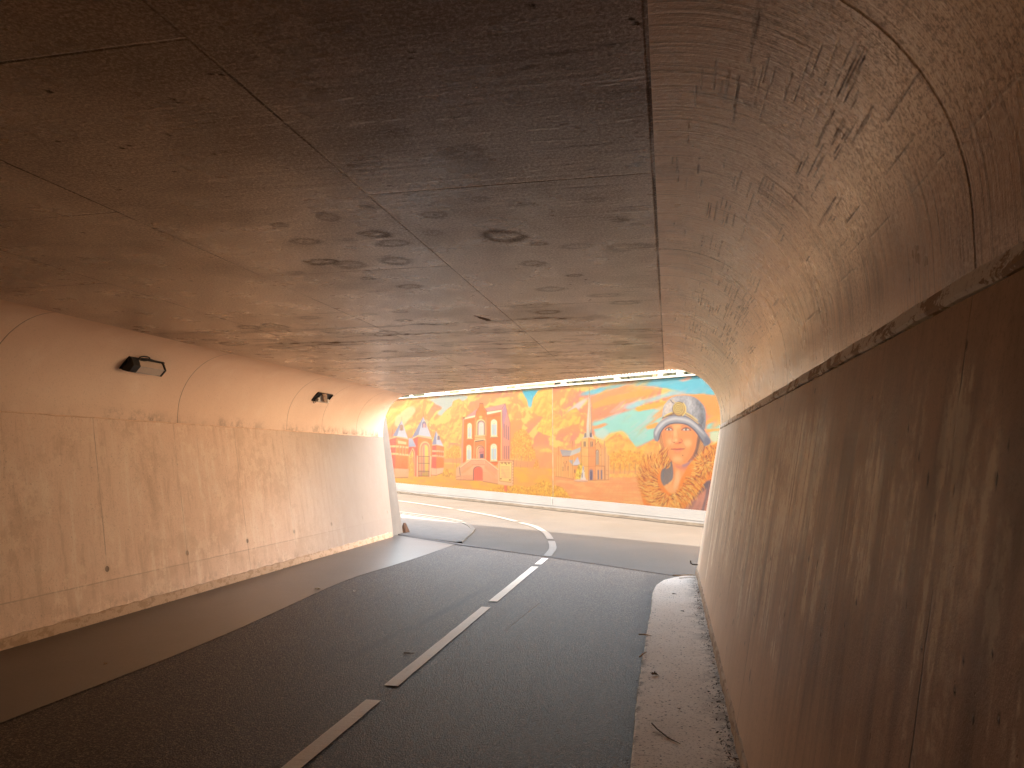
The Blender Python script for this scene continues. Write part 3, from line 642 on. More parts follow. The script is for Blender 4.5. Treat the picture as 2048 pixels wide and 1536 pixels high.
# stairs
fill(fb,[(60,1140),(130,1075),(310,985),(520,990),(720,1130),(740,1240),(740,1390),(480,1350),(60,1320)],(253,186,142),(250,178,128))
for k in range(8): line(fb,[(150+k*4,1260+k*10),(330,1255+k*10)],(226,140,100),.008,.7); line(fb,[(490,1210+k*20),(600+k*22,1220+k*18)],(226,140,100),.008,.7)
fill(fb,[(150,1200),(320,1085),(340,1100),(200,1210),(150,1240)],(248,170,116)); fill(fb,[(520,1100),(690,1250),(690,1290),(520,1140)],(248,170,120))
line(fb,[(130,1125),(300,1000),(520,1000),(730,1160)],(255,206,160),.05); line(fb,[(130,1140),(305,1012),(518,1012),(725,1175)],(200,120,90),.012)
for k in range(12):
    x=145+k*14; line(fb,[(x,1125-k*10.5),(x,1215-k*10.5)],(216,132,96),.010)
for k in range(12):
    x=318+k*17; line(fb,[(x,1015),(x,1080)],(196,114,88),.014); line(fb,[(x+6,1015),(x+6,1080)],(255,214,168),.012)
for k in range(13):
    x=528+k*15; line(fb,[(x,1025+k*11.2),(x,1115+k*11.2)],(206,122,92),.012)
line(fb,[(310,1085),(525,1085)],(210,130,100),.014)
fill(fb,arch(333,490,1110,1335,.9),(150,96,96)); fill(fb,arch(345,488,1120,1340,.9),(250,118,84),(248,126,92)); 
for x in (375,405,435,462): line(fb,[(x,1135),(x,1335)],(226,100,76),.008)
line(fb,[(60,1325),(335,1335)],OL,.014); line(fb,[(490,1350),(760,1400),(975,1425)],OL,.014)
fill(fb,[(65,1140),(120,1130),(135,1260),(60,1250)],(253,184,140)); line(fb,[(115,1135),(125,1250)],(110,80,80),.035); line(fb,[(50,1285),(140,1265),(135,1330)],OL,.012)
# notice board wall
fill(fb,[(740,1015),(985,1015),(980,1420),(740,1400)],(254,196,146)); line(fb,[(740,1018),(985,1015),(980,1420)],(190,120,90),.016)
fill(fb,[(765,1045),(955,1045),(945,1370),(760,1345)],(255,214,130),(255,206,130)); line(fb,[(765,1045),(955,1045),(945,1370),(760,1345),(765,1045)],(196,128,70),.016)
for y in range(1110,1290,22): fill(fb,[(785,y),(925,y+4),(925,y+14),(785,y+10)],(244,160,130),a=.8)
for x,y in ((800,1060),(850,1058),(910,1062),(780,1310),(925,1330)): fill(fb,ell(x,y,16,12),(186,120,70))
line(fb,[(862,1060),(870,1080)],(110,70,60),.03)
for k in range(9): line(fb,[(968,1030+k*44),(982,1030+k*44)],(160,90,70),.016)
fill(fb,[(735,1380),(980,1390),(978,1425),(860,1418),(735,1400)],(252,190,140)); fill(fb,[(835,1415),(880,1420),(878,1520),(835,1510)],(240,128,96)); line(fb,[(880,1425),(878,1520)],(150,90,70),.016)
for p in ((95,1390),(970,1485),(300,1460)): fill(fb,ell(p[0],p[1],6,6,n=8),(150,120,60))
# ---------------- church
fc=FC
fill(fc,[(95,1030),(125,900),(150,1000),(180,1040),(290,1035),(440,1000),(440,1180),(340,1180),(340,1370),(80,1330)],(244,170,110),(250,180,110),tex=14)
fill(fc,[(145,945),(320,960),(290,1040),(180,1040)],(170,168,172),(196,184,176)); fill(fc,[(320,960),(450,910),(440,980),(290,1040)],(190,196,190),(214,206,196))
fill(fc,[(270,1100),(350,1095),(330,1170)],(180,182,186)); fill(fc,[(320,1175),(405,1050),(445,1170)],(196,196,206),(222,214,214)); line(fc,[(320,1175),(445,1172)],(150,120,110),.012)
fill(fc,[(335,1180),(440,1180),(440,1390),(340,1370)],(246,170,100)); line(fc,[(335,1180),(340,1370)],(150,100,70),.012); fill(fc,arch(355,372,1235,1285,1),(150,110,90))
line(fc,[(322,930),(325,820)],(160,120,80),.016); line(fc,[(320,900),(332,830)],(160,120,80),.010)
for x in (95,125,150,175,275,330):
    line(fc,[(x,1040),(x,1340)],(196,130,76),.012); line(fc,[(x+8,1040),(x+8,1340)],(255,216,130),.014)
line(fc,[(125,900),(125,1020)],(190,130,80),.018); line(fc,[(180,1045),(290,1040)],(150,100,80),.014)
for x,y0,y1 in ((190,1200,1270),(218,1150,1270),(262,1190,1270),(200,1130,1160),(240,1110,1160)):
    for k in range(int((y1-y0)/22)): fill(fc,[(x-5,y0+k*22),(x+7,y0+k*22),(x+7,y0+k*22+12),(x-5,y0+k*22+12)],(140,90,90))
# tower
fill(fc,[(455,830),(465,785),(565,770),(565,1390),(455,1370)],(250,192,120),(250,186,110),tex=10); fill(fc,[(565,770),(665,800),(665,1390),(565,1390)],(240,164,100),(238,166,110),tex=10)
fill(fc,[(574,40),(560,300),(535,560),(535,730),(570,770)],(236,222,186),(214,210,196)); fill(fc,[(574,40),(600,330),(612,700),(570,770),(572,400)],(206,188,160),(190,176,160))
fill(fc,[(578,160),(592,400),(600,640),(575,700)],(232,196,150)); line(fc,[(574,30),(574,200)],(130,110,90),.012); line(fc,[(566,62),(583,62)],(130,110,90),.010)
line(fc,[(560,300),(533,600),(530,720)],(190,160,130),.010); line(fc,[(600,330),(615,720)],(160,130,110),.012)
fill(fc,[(470,785),(500,740),(535,720),(570,770)],(214,204,190)); fill(fc,[(570,770),(610,700),(650,790)],(230,206,180)); fill(fc,arch(503,530,705,765,1.2,1),(150,140,140)); fill(fc,arch(585,612,700,765,1.2,1),(110,100,120)); line(fc,arch(500,533,700,770,1.2,1),(210,190,160),.012)
line(fc,[(455,830),(455,1370)],(170,110,80),.02); line(fc,[(565,775),(562,1390)],(190,120,76),.014); line(fc,[(665,800),(665,1390)],(170,110,90),.016)
for x0,x1 in ((490,505),(510,522),(592,605),(612,625)): fill(fc,arch(x0,x1,825,905,1.3,1),(130,96,90)); line(fc,arch(x0-4,x1+4,818,908,1.3,1),(255,210,150),.008)
for y in (920,1045,1190): line(fc,[(455,y-6),(565,y),(665,y-4)],(206,136,86),.010)
for x in (480,510,600,635): line(fc,[(x,930),(x,1180)],(222,150,96),.008,.7)
fill(fc,arch(575,628,1235,1390,1.2,1),(150,140,150),(190,170,160)); line(fc,arch(570,633,1225,1390,1.2,1),(220,150,110),.014); fill(fc,arch(585,618,1260,1390,1.2,1),(120,110,130))
# front gable
fill(fc,[(665,1390),(665,880),(705,820),(745,920),(770,900),(795,830),(810,900),(820,1000),(860,1030),(860,1380)],(246,176,110),(248,182,122),tex=10)
line(fc,[(665,880),(705,820),(745,925)],(170,110,80),.014); fill(fc,arch(672,712,950,1165,1.3,1),(206,186,160)); line(fc,arch(672,712,950,1165,1.3,1),(140,96,80),.014); line(fc,[(692,985),(692,1165)],(140,110,100),.012)
for x,y in ((760,930),(795,820),(815,900),(858,1030)): line(fc,[(x,y),(x,1380)],(180,116,90),.014); line(fc,[(x+8,y+10),(x+8,1380)],(255,210,160),.012)
line(fc,[(665,1180),(800,1188),(800,1380)],(180,116,80),.016)
for x0,x1 in ((695,715),(742,765)): fill(fc,arch(x0,x1,1240,1380,1.2,1),(140,130,140)); line(fc,arch(x0-4,x1+4,1235,1380,1.2,1),(226,160,120),.010)
for y in (1250,1310): line(fc,[(820,y),(858,y+4)],(210,140,100),.010)
scatter(fc,[(375,1365),(390,1250),(430,1160),(470,1150),(500,1300),(440,1370)],160,[(246,206,70),(226,176,60),(255,220,100),(190,160,80)],.035,44)
fill(fc,[(345,1395),(400,1375),(560,1385),(550,1410),(420,1412)],(236,196,170)); line(fc,[(350,1400),(420,1412),(550,1408)],(190,140,110),.012)
fill(fc,[(440,1385),(455,1340),(465,1270),(478,1185),(495,1185),(502,1270),(510,1340),(530,1385)],(214,210,206),(236,220,206)); line(fc,[(470,1290),(470,1345)],(130,130,140),.03); line(fc,[(487,1200),(487,1240)],(150,150,150),.02)
line(fc,[(80,1335),(200,1350),(345,1380)],(180,120,90),.012); line(fc,[(560,1392),(860,1385)],(180,120,90),.012)
for p in ((735,430),(172,458),(700,798),(740,1025)): fill(fc,ell(p[0],p[1],6,6,n=8),(90,80,80))
# ---------------- portrait of a woman in a bell hat and a fur collar
fp=FP
fill(fp,[(240,420),(700,420),(790,660),(760,820),(640,860),(360,880),(300,780),(235,640)],(196,140,100),(176,120,90))
for k in range(26):
    x=235+k*3; line(fp,curve([(x,560+k*2),(x+8,650),(x+44,740),(x+80,840)]),[(226,160,100),(150,100,70),(240,180,120)][k%3],.010)
for k in range(26):
    x=690+k*3.4; line(fp,curve([(x-8,540),(x+6,620),(x-10,700),(x-22,780+k)]),[(236,166,100),(120,90,80),(250,190,120)][k%3],.010)
fill(fp,[(700,540),(725,600),(700,700),(680,780),(640,850),(600,880),(640,800),(680,700)],(110,90,90),soft=.02,a=.8)
# dark inside of the collar, coat
fill(fp,curve([(300,900),(350,860),(385,880),(400,1000),(385,1080),(320,1130),(280,1150),(240,1080),(250,980),(300,900)]),(120,118,122),(150,140,136),soft=.01)
for k in range(18): line(fp,curve([(300+k*5,900+abs(k-9)*2),(290+k*5,1000),(285+k*3,1130)]),[(90,90,100),(196,150,110),(140,140,146)][k%3],.008,.8)
fill(fp,[(500,1440),(640,1240),(800,1080),(900,1040),(960,1100),(980,1500),(700,1500),(500,1450)],(226,156,130),(206,150,130),tex=16)
for k,(p,c) in enumerate([([(640,1230),(760,1120),(850,1090),(800,1180),(620,1330),(530,1420),(500,1430)],(110,98,110)),([(850,1100),(820,1250),(780,1400),(760,1480),(730,1470),(780,1300),(800,1180)],(130,112,120)),([(620,1340),(560,1460),(600,1460),(680,1330)],(170,130,120)),([(700,1350),(660,1470),(690,1470),(740,1340)],(190,140,126))]):
    fill(fp,curve(p+[p[0]]),c,soft=.02,a=.85)
# neck
fill(fp,curve([(385,860),(400,960),(400,1080),(350,1150),(310,1200),(340,1240),(440,1240),(560,1100),(600,960),(620,880),(560,860),(385,860)]),(250,166,104),(252,180,120))
fill(fp,curve([(400,880),(470,905),(560,890),(640,830),(640,880),(540,960),(440,940),(400,880)]),(216,140,120),soft=.03,a=.7)
fill(fp,curve([(395,880),(415,960),(412,1070),(380,1140),(400,1060),(398,960)]),(226,140,90),soft=.015,a=.7)
fill(fp,curve([(500,900),(560,880),(640,820),(690,760),(650,850),(580,900),(520,930)]),(160,140,170),soft=.02,a=.75)
fill(fp,curve([(430,980),(470,960),(480,1080),(430,1180),(400,1190)]),(255,206,160),soft=.03,a=.6)
# face
face=curve([(250,440),(262,560),(290,680),(322,770),(370,840),(420,885),(470,895),(530,885),(590,840),(640,760),(668,680),(680,580),(690,470),(600,380),(430,370),(300,400),(250,440)])
fill(fp,face,(246,166,104),(248,170,108),tex=6)
fill(fp,curve([(600,440),(680,480),(672,640),(640,770),(580,850),(520,880),(580,780),(620,660),(630,540)]),(244,150,90),soft=.03,a=.6)
fill(fp,curve([(262,480),(300,500),(300,620),(340,740),(380,830),(330,780),(290,680)]),(236,146,96),soft=.02,a=.7)
fill(fp,curve([(300,420),(430,395),(560,400),(660,460),(640,430),(560,385),(400,380)]),(216,130,96),soft=.02,a=.7)
for e in (ell(420,520,34,60),ell(370,620,46,40),ell(570,640,50,46),ell(450,830,60,34),ell(440,440,60,24)):
    fill(fp,e,(255,206,150),soft=.035,a=.65)
fill(fp,ell(355,560,40,26),(248,160,106),soft=.03,a=.5); fill(fp,ell(560,560,54,26),(248,160,106),soft=.03,a=.5)
# eyes
for cx,cy,w,sg_ in ((347,474,42,1),(552,476,50,1)):
    fill(fp,ell(cx,cy-2,w+14,26),(232,148,104),soft=.018,a=.7)
    fill(fp,curve([(cx-w,cy+8),(cx-w*.3,cy-14),(cx+w*.4,cy-12),(cx+w,cy+8),(cx+w*.3,cy+17),(cx-w*.4,cy+16),(cx-w,cy+8)]),(240,224,206))
    fill(fp,ell(cx,cy+1,15,15,n=16),(130,120,110)); fill(fp,ell(cx,cy+1,7,7,n=12),(60,50,50)); fill(fp,ell(cx+5,cy-4,4,4,n=8),(250,240,230))
    line(fp,curve([(cx-w-4,cy+8),(cx-w*.3,cy-16),(cx+w*.4,cy-14),(cx+w+8,cy+12)]),(136,86,70),.022); line(fp,curve([(cx-w,cy+10),(cx-w*.2,cy+19),(cx+w,cy+12)]),(196,120,90),.010)
    line(fp,curve([(cx-w-4,cy-14),(cx-w*.2,cy-32),(cx+w*.5,cy-28),(cx+w+10,cy-8)]),(206,130,96),.010)
line(fp,curve([(300,450),(335,432),(385,440)]),(196,128,96),.016,.8); line(fp,curve([(495,440),(550,425),(620,448)]),(196,128,96),.016,.8)
# nose
fill(fp,curve([(440,470),(462,520),(470,570),(500,600),(506,625),(470,645),(440,640),(470,600),(452,540)]),(240,150,100),soft=.014,a=.7)
line(fp,curve([(392,470),(396,540),(386,590),(384,622),(404,632)]),(224,136,96),.014,.8); fill(fp,curve([(405,630),(440,640),(490,632),(470,652),(430,652),(405,630)]),(214,124,90),soft=.008,a=.9)
line(fp,curve([(490,590),(508,612),(500,634),(478,640)]),(206,118,90),.016); fill(fp,ell(410,632,12,5),(170,90,70),soft=.005); fill(fp,ell(478,634,14,5),(170,90,70),soft=.005)
fill(fp,ell(432,606,20,18),(255,214,160),soft=.018,a=.8)
line(fp,curve([(510,640),(535,670),(545,700)]),(226,140,100),.012,.8); line(fp,curve([(380,640),(362,680),(360,700)]),(232,146,104),.010,.7)
# mouth
fill(fp,curve([(375,712),(420,700),(450,704),(480,698),(530,710),(480,718),(430,720),(375,712)]),(236,128,96)); fill(fp,curve([(385,716),(430,722),(490,718),(528,712),(490,738),(440,745),(400,732)]),(248,146,110))
line(fp,curve([(370,712),(420,714),(450,718),(480,713),(535,709)]),(150,80,66),.016); line(fp,curve([(410,752),(445,762),(485,752)]),(232,142,104),.016,.7); fill(fp,ell(455,732,20,5),(255,190,156),soft=.008,a=.7)
fill(fp,ell(513,788,6,5,n=8),(60,60,50))
line(fp,face[10:38],(206,126,90),.010,.6)
# fur collar
collar=curve([(240,760),(120,790),(60,880),(10,1000),(0,1150),(20,1290),(90,1440),(300,1500),(500,1450),(600,1340),(700,1220),(800,1090),(870,1080),(900,1000),(980,860),(960,640),(880,660),(800,680),(760,740),(690,790),(600,880),(540,980),(480,1100),(440,1230),(360,1240),(300,1180),(250,1080),(260,960),(340,880),(370,850),(300,780)])
fill(fp,collar,(246,160,72),(232,140,58),soft=.008)
RS=np.random.RandomState(9)
DK=[(176,96,44),(200,116,50),(216,130,56),(140,86,52)]; LT=[(255,196,104),(255,180,84),(255,212,132),(250,168,86)]
def fur(x,y,ang,L,bend,w,c):
    pts=[]; a=ang
    for k in range(5): pts.append((x,y)); x+=math.cos(a)*L/4; y+=math.sin(a)*L/4; a+=bend/4
    line(fp,pts,c,w,1.,taper=True)
spine=curve([(330,820),(180,860),(100,980),(90,1110),(150,1260),(270,1360),(420,1370),(560,1250),(680,1080),(740,940),(780,880)],8)
for k,(x,y) in enumerate(spine[:-1]):
    x2,y2=spine[k+1]; ta=math.atan2(y2-y,x2-x)
    for j in range(26):
        u=RS.uniform(-1,1); nx,ny=-math.sin(ta),math.cos(ta); hw=104 if k<64 else 66
        px,py=x+nx*u*hw+RS.uniform(-12,12),y+ny*u*hw+RS.uniform(-12,12)
        a=ta+math.pi*.5+ (.85 if k<40 else .5)+u*.25-math.pi*0
        if k>=44: a=ta+math.pi*.5-.1+u*.3
        c=(DK if RS.rand()<.45 else LT)[RS.randint(4)]
        fur(px-math.cos(a)*20,py-math.sin(a)*20,a+RS.uniform(-.15,.15),RS.uniform(50,84),-.7 if k<44 else .6,.016,c)
for ring in range(5):
    for k in range(46):
        a=k/46*2*math.pi+RS.uniform(-.06,.06); r0=14+ring*26; 
        fur(778+math.cos(a)*r0,880+math.sin(a)*r0,a+.1,RS.uniform(46,74),.35,.017,(DK if RS.rand()<.4 else LT)[RS.randint(4)])
for k in range(90):
    x=RS.uniform(790,960); y=RS.uniform(660,800); fur(x,y,-2.0+RS.uniform(-.2,.2)+math.pi,RS.uniform(50,80),.3,.016,(DK if RS.rand()<.45 else LT)[RS.randint(4)])
fill(fp,ell(778,880,10,12),(150,90,60),soft=.01)
# hat
crown=curve([(262,330),(275,230),(300,170),(370,100),(450,75),(560,70),(660,95),(730,150),(775,220),(790,320),(775,480),(700,420),(600,350),(450,310),(340,310),(262,330)])
fill(fp,crown,(192,192,194),(158,160,166),d='h')
fill(fp,curve([(285,260),(320,170),(400,110),(380,200),(350,280),(290,310)]),(226,210,196),soft=.04,a=.8)
fill(fp,curve([(640,110),(740,180),(780,300),(770,470),(720,420),(730,260)]),(120,122,130),soft=.05,a=.8)
fill(fp,curve([(540,90),(620,130),(650,220),(600,280),(560,200)]),(208,210,216),soft=.04,a=.6)
r=mask(P_(fp,crown)); sy,sx,m=r; C[sy,sx]+=((fbm(S[sy,sx]*26,T[sy,sx]*26,2,81)-.5)*46*m)[...,None]
fill(fp,curve([(262,340),(310,300),(385,275),(440,290),(400,300),(300,330)]),(150,120,80)); line(fp,curve([(285,325),(330,296),(385,272)]),(255,214,120),.022); line(fp,curve([(290,335),(340,306),(390,285)]),(200,150,80),.010)
line(fp,curve([(545,275),(610,310),(690,370)]),(255,212,120),.022); line(fp,curve([(540,290),(610,328),(740,440)]),(120,90,80),.016); line(fp,curve([(548,300),(620,345),(700,405)]),(244,196,110),.016)
brim=curve([(160,530),(170,480),(215,410),(290,350),(370,315),(450,308),(540,320),(620,355),(700,420),(780,500),(840,590),(845,640),(800,672),(765,670),(750,620),(700,540),(640,470),(560,415),(460,400),(360,410),(290,450),(245,510),(225,570),(215,620),(180,610),(160,560)])
fill(fp,brim,(168,170,176),(146,148,156)); 
fill(fp,curve([(175,520),(225,430),(300,370),(400,335),(500,340),(600,370),(700,450),(790,560),(700,480),(600,400),(480,365),(380,370),(290,410),(220,490),(190,560)]),(222,222,226),soft=.02,a=.85)
line(fp,curve([(225,600),(240,530),(290,455),(360,412),(460,402),(560,418),(640,474),(700,545),(755,630)]),(100,102,122),.03,.8)
line(fp,curve([(265,345),(340,318),(450,308),(540,322),(620,358),(700,425),(780,500)]),(110,110,130),.02,.8)
fill(fp,curve([(790,560),(840,610),(820,660),(775,650),(770,600)]),(120,122,144),soft=.02,a=.7)
# spiral brooch
fill(fp,ell(470,232,80,84),(206,170,110)); line(fp,ell(470,232,80,84),(120,90,60),.014)
sp=[(458+math.cos(a)*(6+a*3.15)*1.02,224+math.sin(a)*(6+a*3.15)*1.08) for a in np.linspace(0,6.4*math.pi,110)]
line(fp,sp,(110,84,60),.030); line(fp,[(x-1.5,y-2) for x,y in sp],(255,224,140),.017)
line(fp,curve([(520,160),(548,210),(545,270),(510,312)]),(255,220,130),.022); line(fp,curve([(365,125),(385,150),(400,160)]),(110,90,80),.02); line(fp,curve([(390,120),(405,140),(425,155)]),(240,200,120),.012)
fill(fp,ell(500,243,5,5,n=8),(60,60,60))
# general grain of the paint and small anchor holes
C+=((fbm(S*6,T*6,4,91)-.5)*7)[...,None]
C=np.clip((C-150)*1.20+148,0,255)/255.
MURAL=np.where(C<=.04045,C/12.92,((C+.055)/1.055)**2.4).astype(np.float32)

# ------------------------------------------------------------------ the ground
def sheet_grid(name,us,vs,F,mat,kind='structure'):
    V=[F(a,b) for b in vs for a in us]; n=len(us); f=[(j*n+i,j*n+i+1,(j+1)*n+i+1,(j+1)*n+i) for j in range(len(vs)-1) for i in range(n-1)]
    o=obj(name,V,f,mat)
    if o.data.polygons[0].normal.z<0: o.data.flip_normals()
    return tag(o,kind=kind)
def steps(a,b,k): return [a+(b-a)*i/k for i in range(k+1)]
lines=[-900,-300,-100,-60]+steps(-40,40,20)+[60,100,300,900]
sheet_grid('ground',lines,lines,lambda x,y:(x,y,-.9),MT['soil'])
def outer(s,n): p=FOOT+WU*s+WN*n; return (p.x,p.y,g(p.x,p.y))
sheet_grid('road_outside',steps(-4.7,15.6,40),steps(-.05,6.28,16),outer,MT['out'])
sheet_grid('bounce_paving',steps(-22,-4.701,18),steps(-.05,6.28,16),outer,MT['slabs']); sheet_grid('bounce_paving',steps(15.601,60,44),steps(-.05,6.28,16),outer,MT['slabs'])  # pale slabs added out of view on both sides to bounce light inside
def jy(x): return 9.81-.747*(x-.36)       # floor joint at the tunnel mouth
tx=steps(-5.6,.9,13)
V=[];F_=[]
for k in range(31):
    for x in tx: y=(-24)+(jy(x)+.06+24)*k/30; V.append((x,y,.004+g(x,y)))
n=len(tx)
for k in range(30):
    for i in range(n-1): F_.append((k*n+i,k*n+i+1,(k+1)*n+i+1,(k+1)*n+i))
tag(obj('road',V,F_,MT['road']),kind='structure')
# smooth side band along the left wall
def bx_(y): return -3.80-.16*max(0,min(1,(y-5)/4))+.28*max(0,(y-9)/3.6) + .03*math.sin(y*1.3)
V=[];F_=[]
ys=steps(-20,12.4,90)
for k,t in enumerate(ys):
    a=bx_(t); ya,yb=t,t
    for x in (-5.4,a): 
        yy=t if t<9 else 9+(t-9)/(3.4)*(jy(x)-.02-9)
        V.append((x,yy,.009+g(x,yy)))
for k in range(len(ys)-1): F_.append((2*k,2*k+1,2*k+3,2*k+2))
tag(obj('side_path',V,F_,MT['band']),kind='structure')
# tarred floor joint
jp=[(-5.2,13.98),(-4.85,13.73),(-4.38,13.36),(-3.71,12.84),(-3.0,12.32),(-1.82,11.49),(-.8,10.72),(.36,9.81)]
jw=[.01,.07,.085,.10,.04,.028,.03,.02]
V=[];F_=[]
for (x,y),w in zip(jp,jw): 
    for s_ in (-1,1): V.append((x,y+s_*w,.014+g(x,y)))
for k in range(len(jp)-1): F_.append((2*k,2*k+1,2*k+3,2*k+2))
tag(obj('floor_joint',V,F_,MT['seam']),kind='structure')
# pavement on the left beyond the mouth, with its pale kerb
pv=[(-12.6,22.75),(-10.0,20.9),(-7.04,18.62),(-5.69,17.42),(-4.94,16.82),(-4.62,16.50),(-4.31,15.95),(-4.05,15.27),(-3.92,14.55),(-3.83,13.85),(-3.70,13.02),(-4.38,13.46),(-5.0,13.90),(-5.32,14.15),(-5.8,14.9),(-9,17.5),(-13,20.5)]
mb=MB(); mb.prism(pv,lambda a,b,c:(a,b,g(a,b)+c),-.05,.016); tag(mb.build('pavement',MT['pave']),kind='structure')
V=[];F_=[]; kp=pv[:11]
for i,(x,y) in enumerate(kp):
    x0,y0=kp[max(i-1,0)]; x1,y1=kp[min(i+1,len(kp)-1)]; dx,dy=x1-x0,y1-y0; L=math.hypot(dx,dy); nx,ny=dy/L,-dx/L
    if nx*( -5.5-x)+ny*(16-y)>0: nx,ny=-nx,-ny
    w=.05; q=g(x,y)
    for o_,zz in ((.045,-.05),(.045,.030),(-.05,.030),(-.05,.012)): V.append((x+nx*o_,y+ny*o_,q+zz))
for i in range(len(kp)-1):
    for k in range(3): a=i*4+k; F_.append((a,a+1,a+5,a+4))
tag(obj('kerb',V,F_,MT['kerbw']),kind='structure')
# raised strip along the right wall with a rounded nose
ke=[(-.21,-15),(-.21,0),(-.21,3.9),(-.225,5.0),(-.215,6.4),(-.20,7.4),(-.205,8.4),(-.17,8.95),(-.09,9.30),(.03,9.52),(.16,9.68),(.36,9.78),(.75,9.6),(.75,-15)]
rr=random.Random(3); top=[];
for i in range(len(ke)-3):
    (x0,y0),(x1,y1)=ke[i],ke[i+1]; m_=max(1,int(abs(y1-y0)/.12)) if y1>2 else 1
    for k in range(m_): t=k/m_; top.append((x0+(x1-x0)*t+(rr.uniform(-.003,.003) if 2<y0<9 else 0),y0+(y1-y0)*t))
top+=ke[-3:]
mb=MB(); mb.prism(top,lambda a,b,c:(a,b,c),-.05,.07); o=mb.build('kerb',MT['kerb']); tag(o,kind='structure')
b=o.modifiers.new('bevel','BEVEL'); b.width=.012; b.segments=2; b.limit_method='ANGLE'; b.angle_limit=math.radians(50)
# centre line, each dash for itself
def dash(pts,w,mat,idx,z=.012,grp='dashes of the centre line'):
    V=[];F_=[]
    P=[Vector((a,b,0)) for a,b in pts]
    # resample
    Q=[]
    for i in range(len(P)-1):
        m_=max(1,int((P[i+1]-P[i]).length/.15)); Q+=[P[i].lerp(P[i+1],k/m_) for k in range(m_)]
    Q.append(P[-1])
    for i,p in enumerate(Q):
        d=(Q[min(i+1,len(Q)-1)]-Q[max(i-1,0)]).normalized(); nn=Vector((d.y,-d.x,0))
        for s_ in (-1,1):
            q=p+nn*s_*(w/2+rr.uniform(-.002,.002)); V.append((q.x,q.y,g(q.x,q.y)+z))
    for i in range(len(Q)-1): F_.append((2*i,2*i+1,2*i+3,2*i+2))
    o=obj('road_marking',V,F_,mat); 
    if o.data.polygons[0].normal.z<0: o.data.flip_normals()
    return tag(o,kind='structure',group=grp)
for k,(a,b) in enumerate([(-10.4,-7.7),(-7.4,-4.7),(-4.4,-1.7),(-1.42,1.28),(1.58,4.59),(4.89,7.58),(7.87,10.43),(10.66,11.31)]):
    if k==4: a=1.88
    dash([(-1.865,a),(-1.865,b)],.10,MT['line'],k)
def smooth_c(p,n=5):
    p=[p[0]]+list(p)+[p[-1]]; o=[]
    for i in range(1,len(p)-2):
        for k in range(n):
            t=k/n; o.append(tuple(.5*((2*p[i][j])+(-p[i-1][j]+p[i+1][j])*t+(2*p[i-1][j]-5*p[i][j]+4*p[i+1][j]-p[i+2][j])*t*t+(-p[i-1][j]+3*p[i][j]-3*p[i+1][j]+p[i+2][j])*t**3) for j in (0,1)))
    o.append(p[-1]); return o
for p in ([(-1.88,11.59),(-1.9,12.02),(-1.94,12.55),(-2.03,13.11),(-2.13,13.63)],[(-2.2,13.94),(-2.33,14.5),(-2.52,15.17),(-2.91,16.14),(-3.34,16.77)],
          [(-3.48,17.0),(-3.89,17.6),(-4.38,18.22),(-4.97,18.86),(-5.60,19.50)],[(-5.82,19.75),(-7.0,20.86),(-8.35,22.02)],[(-8.6,22.23),(-11,24.2)],[(-11.3,24.45),(-14,26.6)]):
    dash(smooth_c(p),.125,MT['linew'],0,.010)
dash([(-12,22.95),(-9.0,20.55),(-7.18,19.04),(-5.91,18.0),(-5.19,17.38),(-4.75,16.92)],.07,MT['linew'],0,.010,'thin edge line beside the pavement')
# gutter strip at the foot of the painted wall
o=sheet_grid('gutter',steps(-12,40,104),[.03,.16,.30],lambda s,n_:wall_pt(s,n_+rr.uniform(-.02,.02)+(.02*math.sin(s*3)),.012+(.05 if n_<.1 else 0)),MT['gutter'])
# ------------------------------------------------------------------ the underpass
UP=tag(empty('underpass',(0,0,0)),'long concrete underpass with leaning side walls and round-cornered ceiling','underpass')
NY=24
def sweep(name,prof,mat,inner,side_y=yp,v0=0.):
    """prof: closed outline (x,z); first `inner` points face the tunnel. swept along y to the skewed mouths, UV = (y, girth)"""
    V=[];U=[];F_=[];n=len(prof); ar=[v0]
    for i in range(1,n): ar.append(ar[-1]+math.hypot(prof[i][0]-prof[i-1][0],prof[i][1]-prof[i-1][1]))
    for k in range(NY+1):
        for i,(x,z) in enumerate(prof):
            y=ypb(x)+(side_y(x)-ypb(x))*k/NY; V.append((x,y,z)); U.append((y,ar[i]))
    for k in range(NY):
        for i in range(n):
            j=(i+1)%n; F_.append((k*n+i,k*n+j,(k+1)*n+j,(k+1)*n+i))
    F_.append(tuple(range(n))[::-1]); F_.append(tuple(NY*n+i for i in range(n)))
    o=obj(name,V,F_,mat,UP,uv=U)
    bm=bmesh.new(); bm.from_mesh(o.data); bmesh.ops.recalc_face_normals(bm,faces=bm.faces); bm.to_mesh(o.data); bm.free()
    return o
def smooth_ang(o,a=30):
    for p in o.data.polygons: p.use_smooth=True
    for e in o.data.edges: pass
    m_=o.data
    try: m_.set_sharp_from_angle(angle=math.radians(a))
    except Exception: pass
xw=lambda z:.30+BAT*z
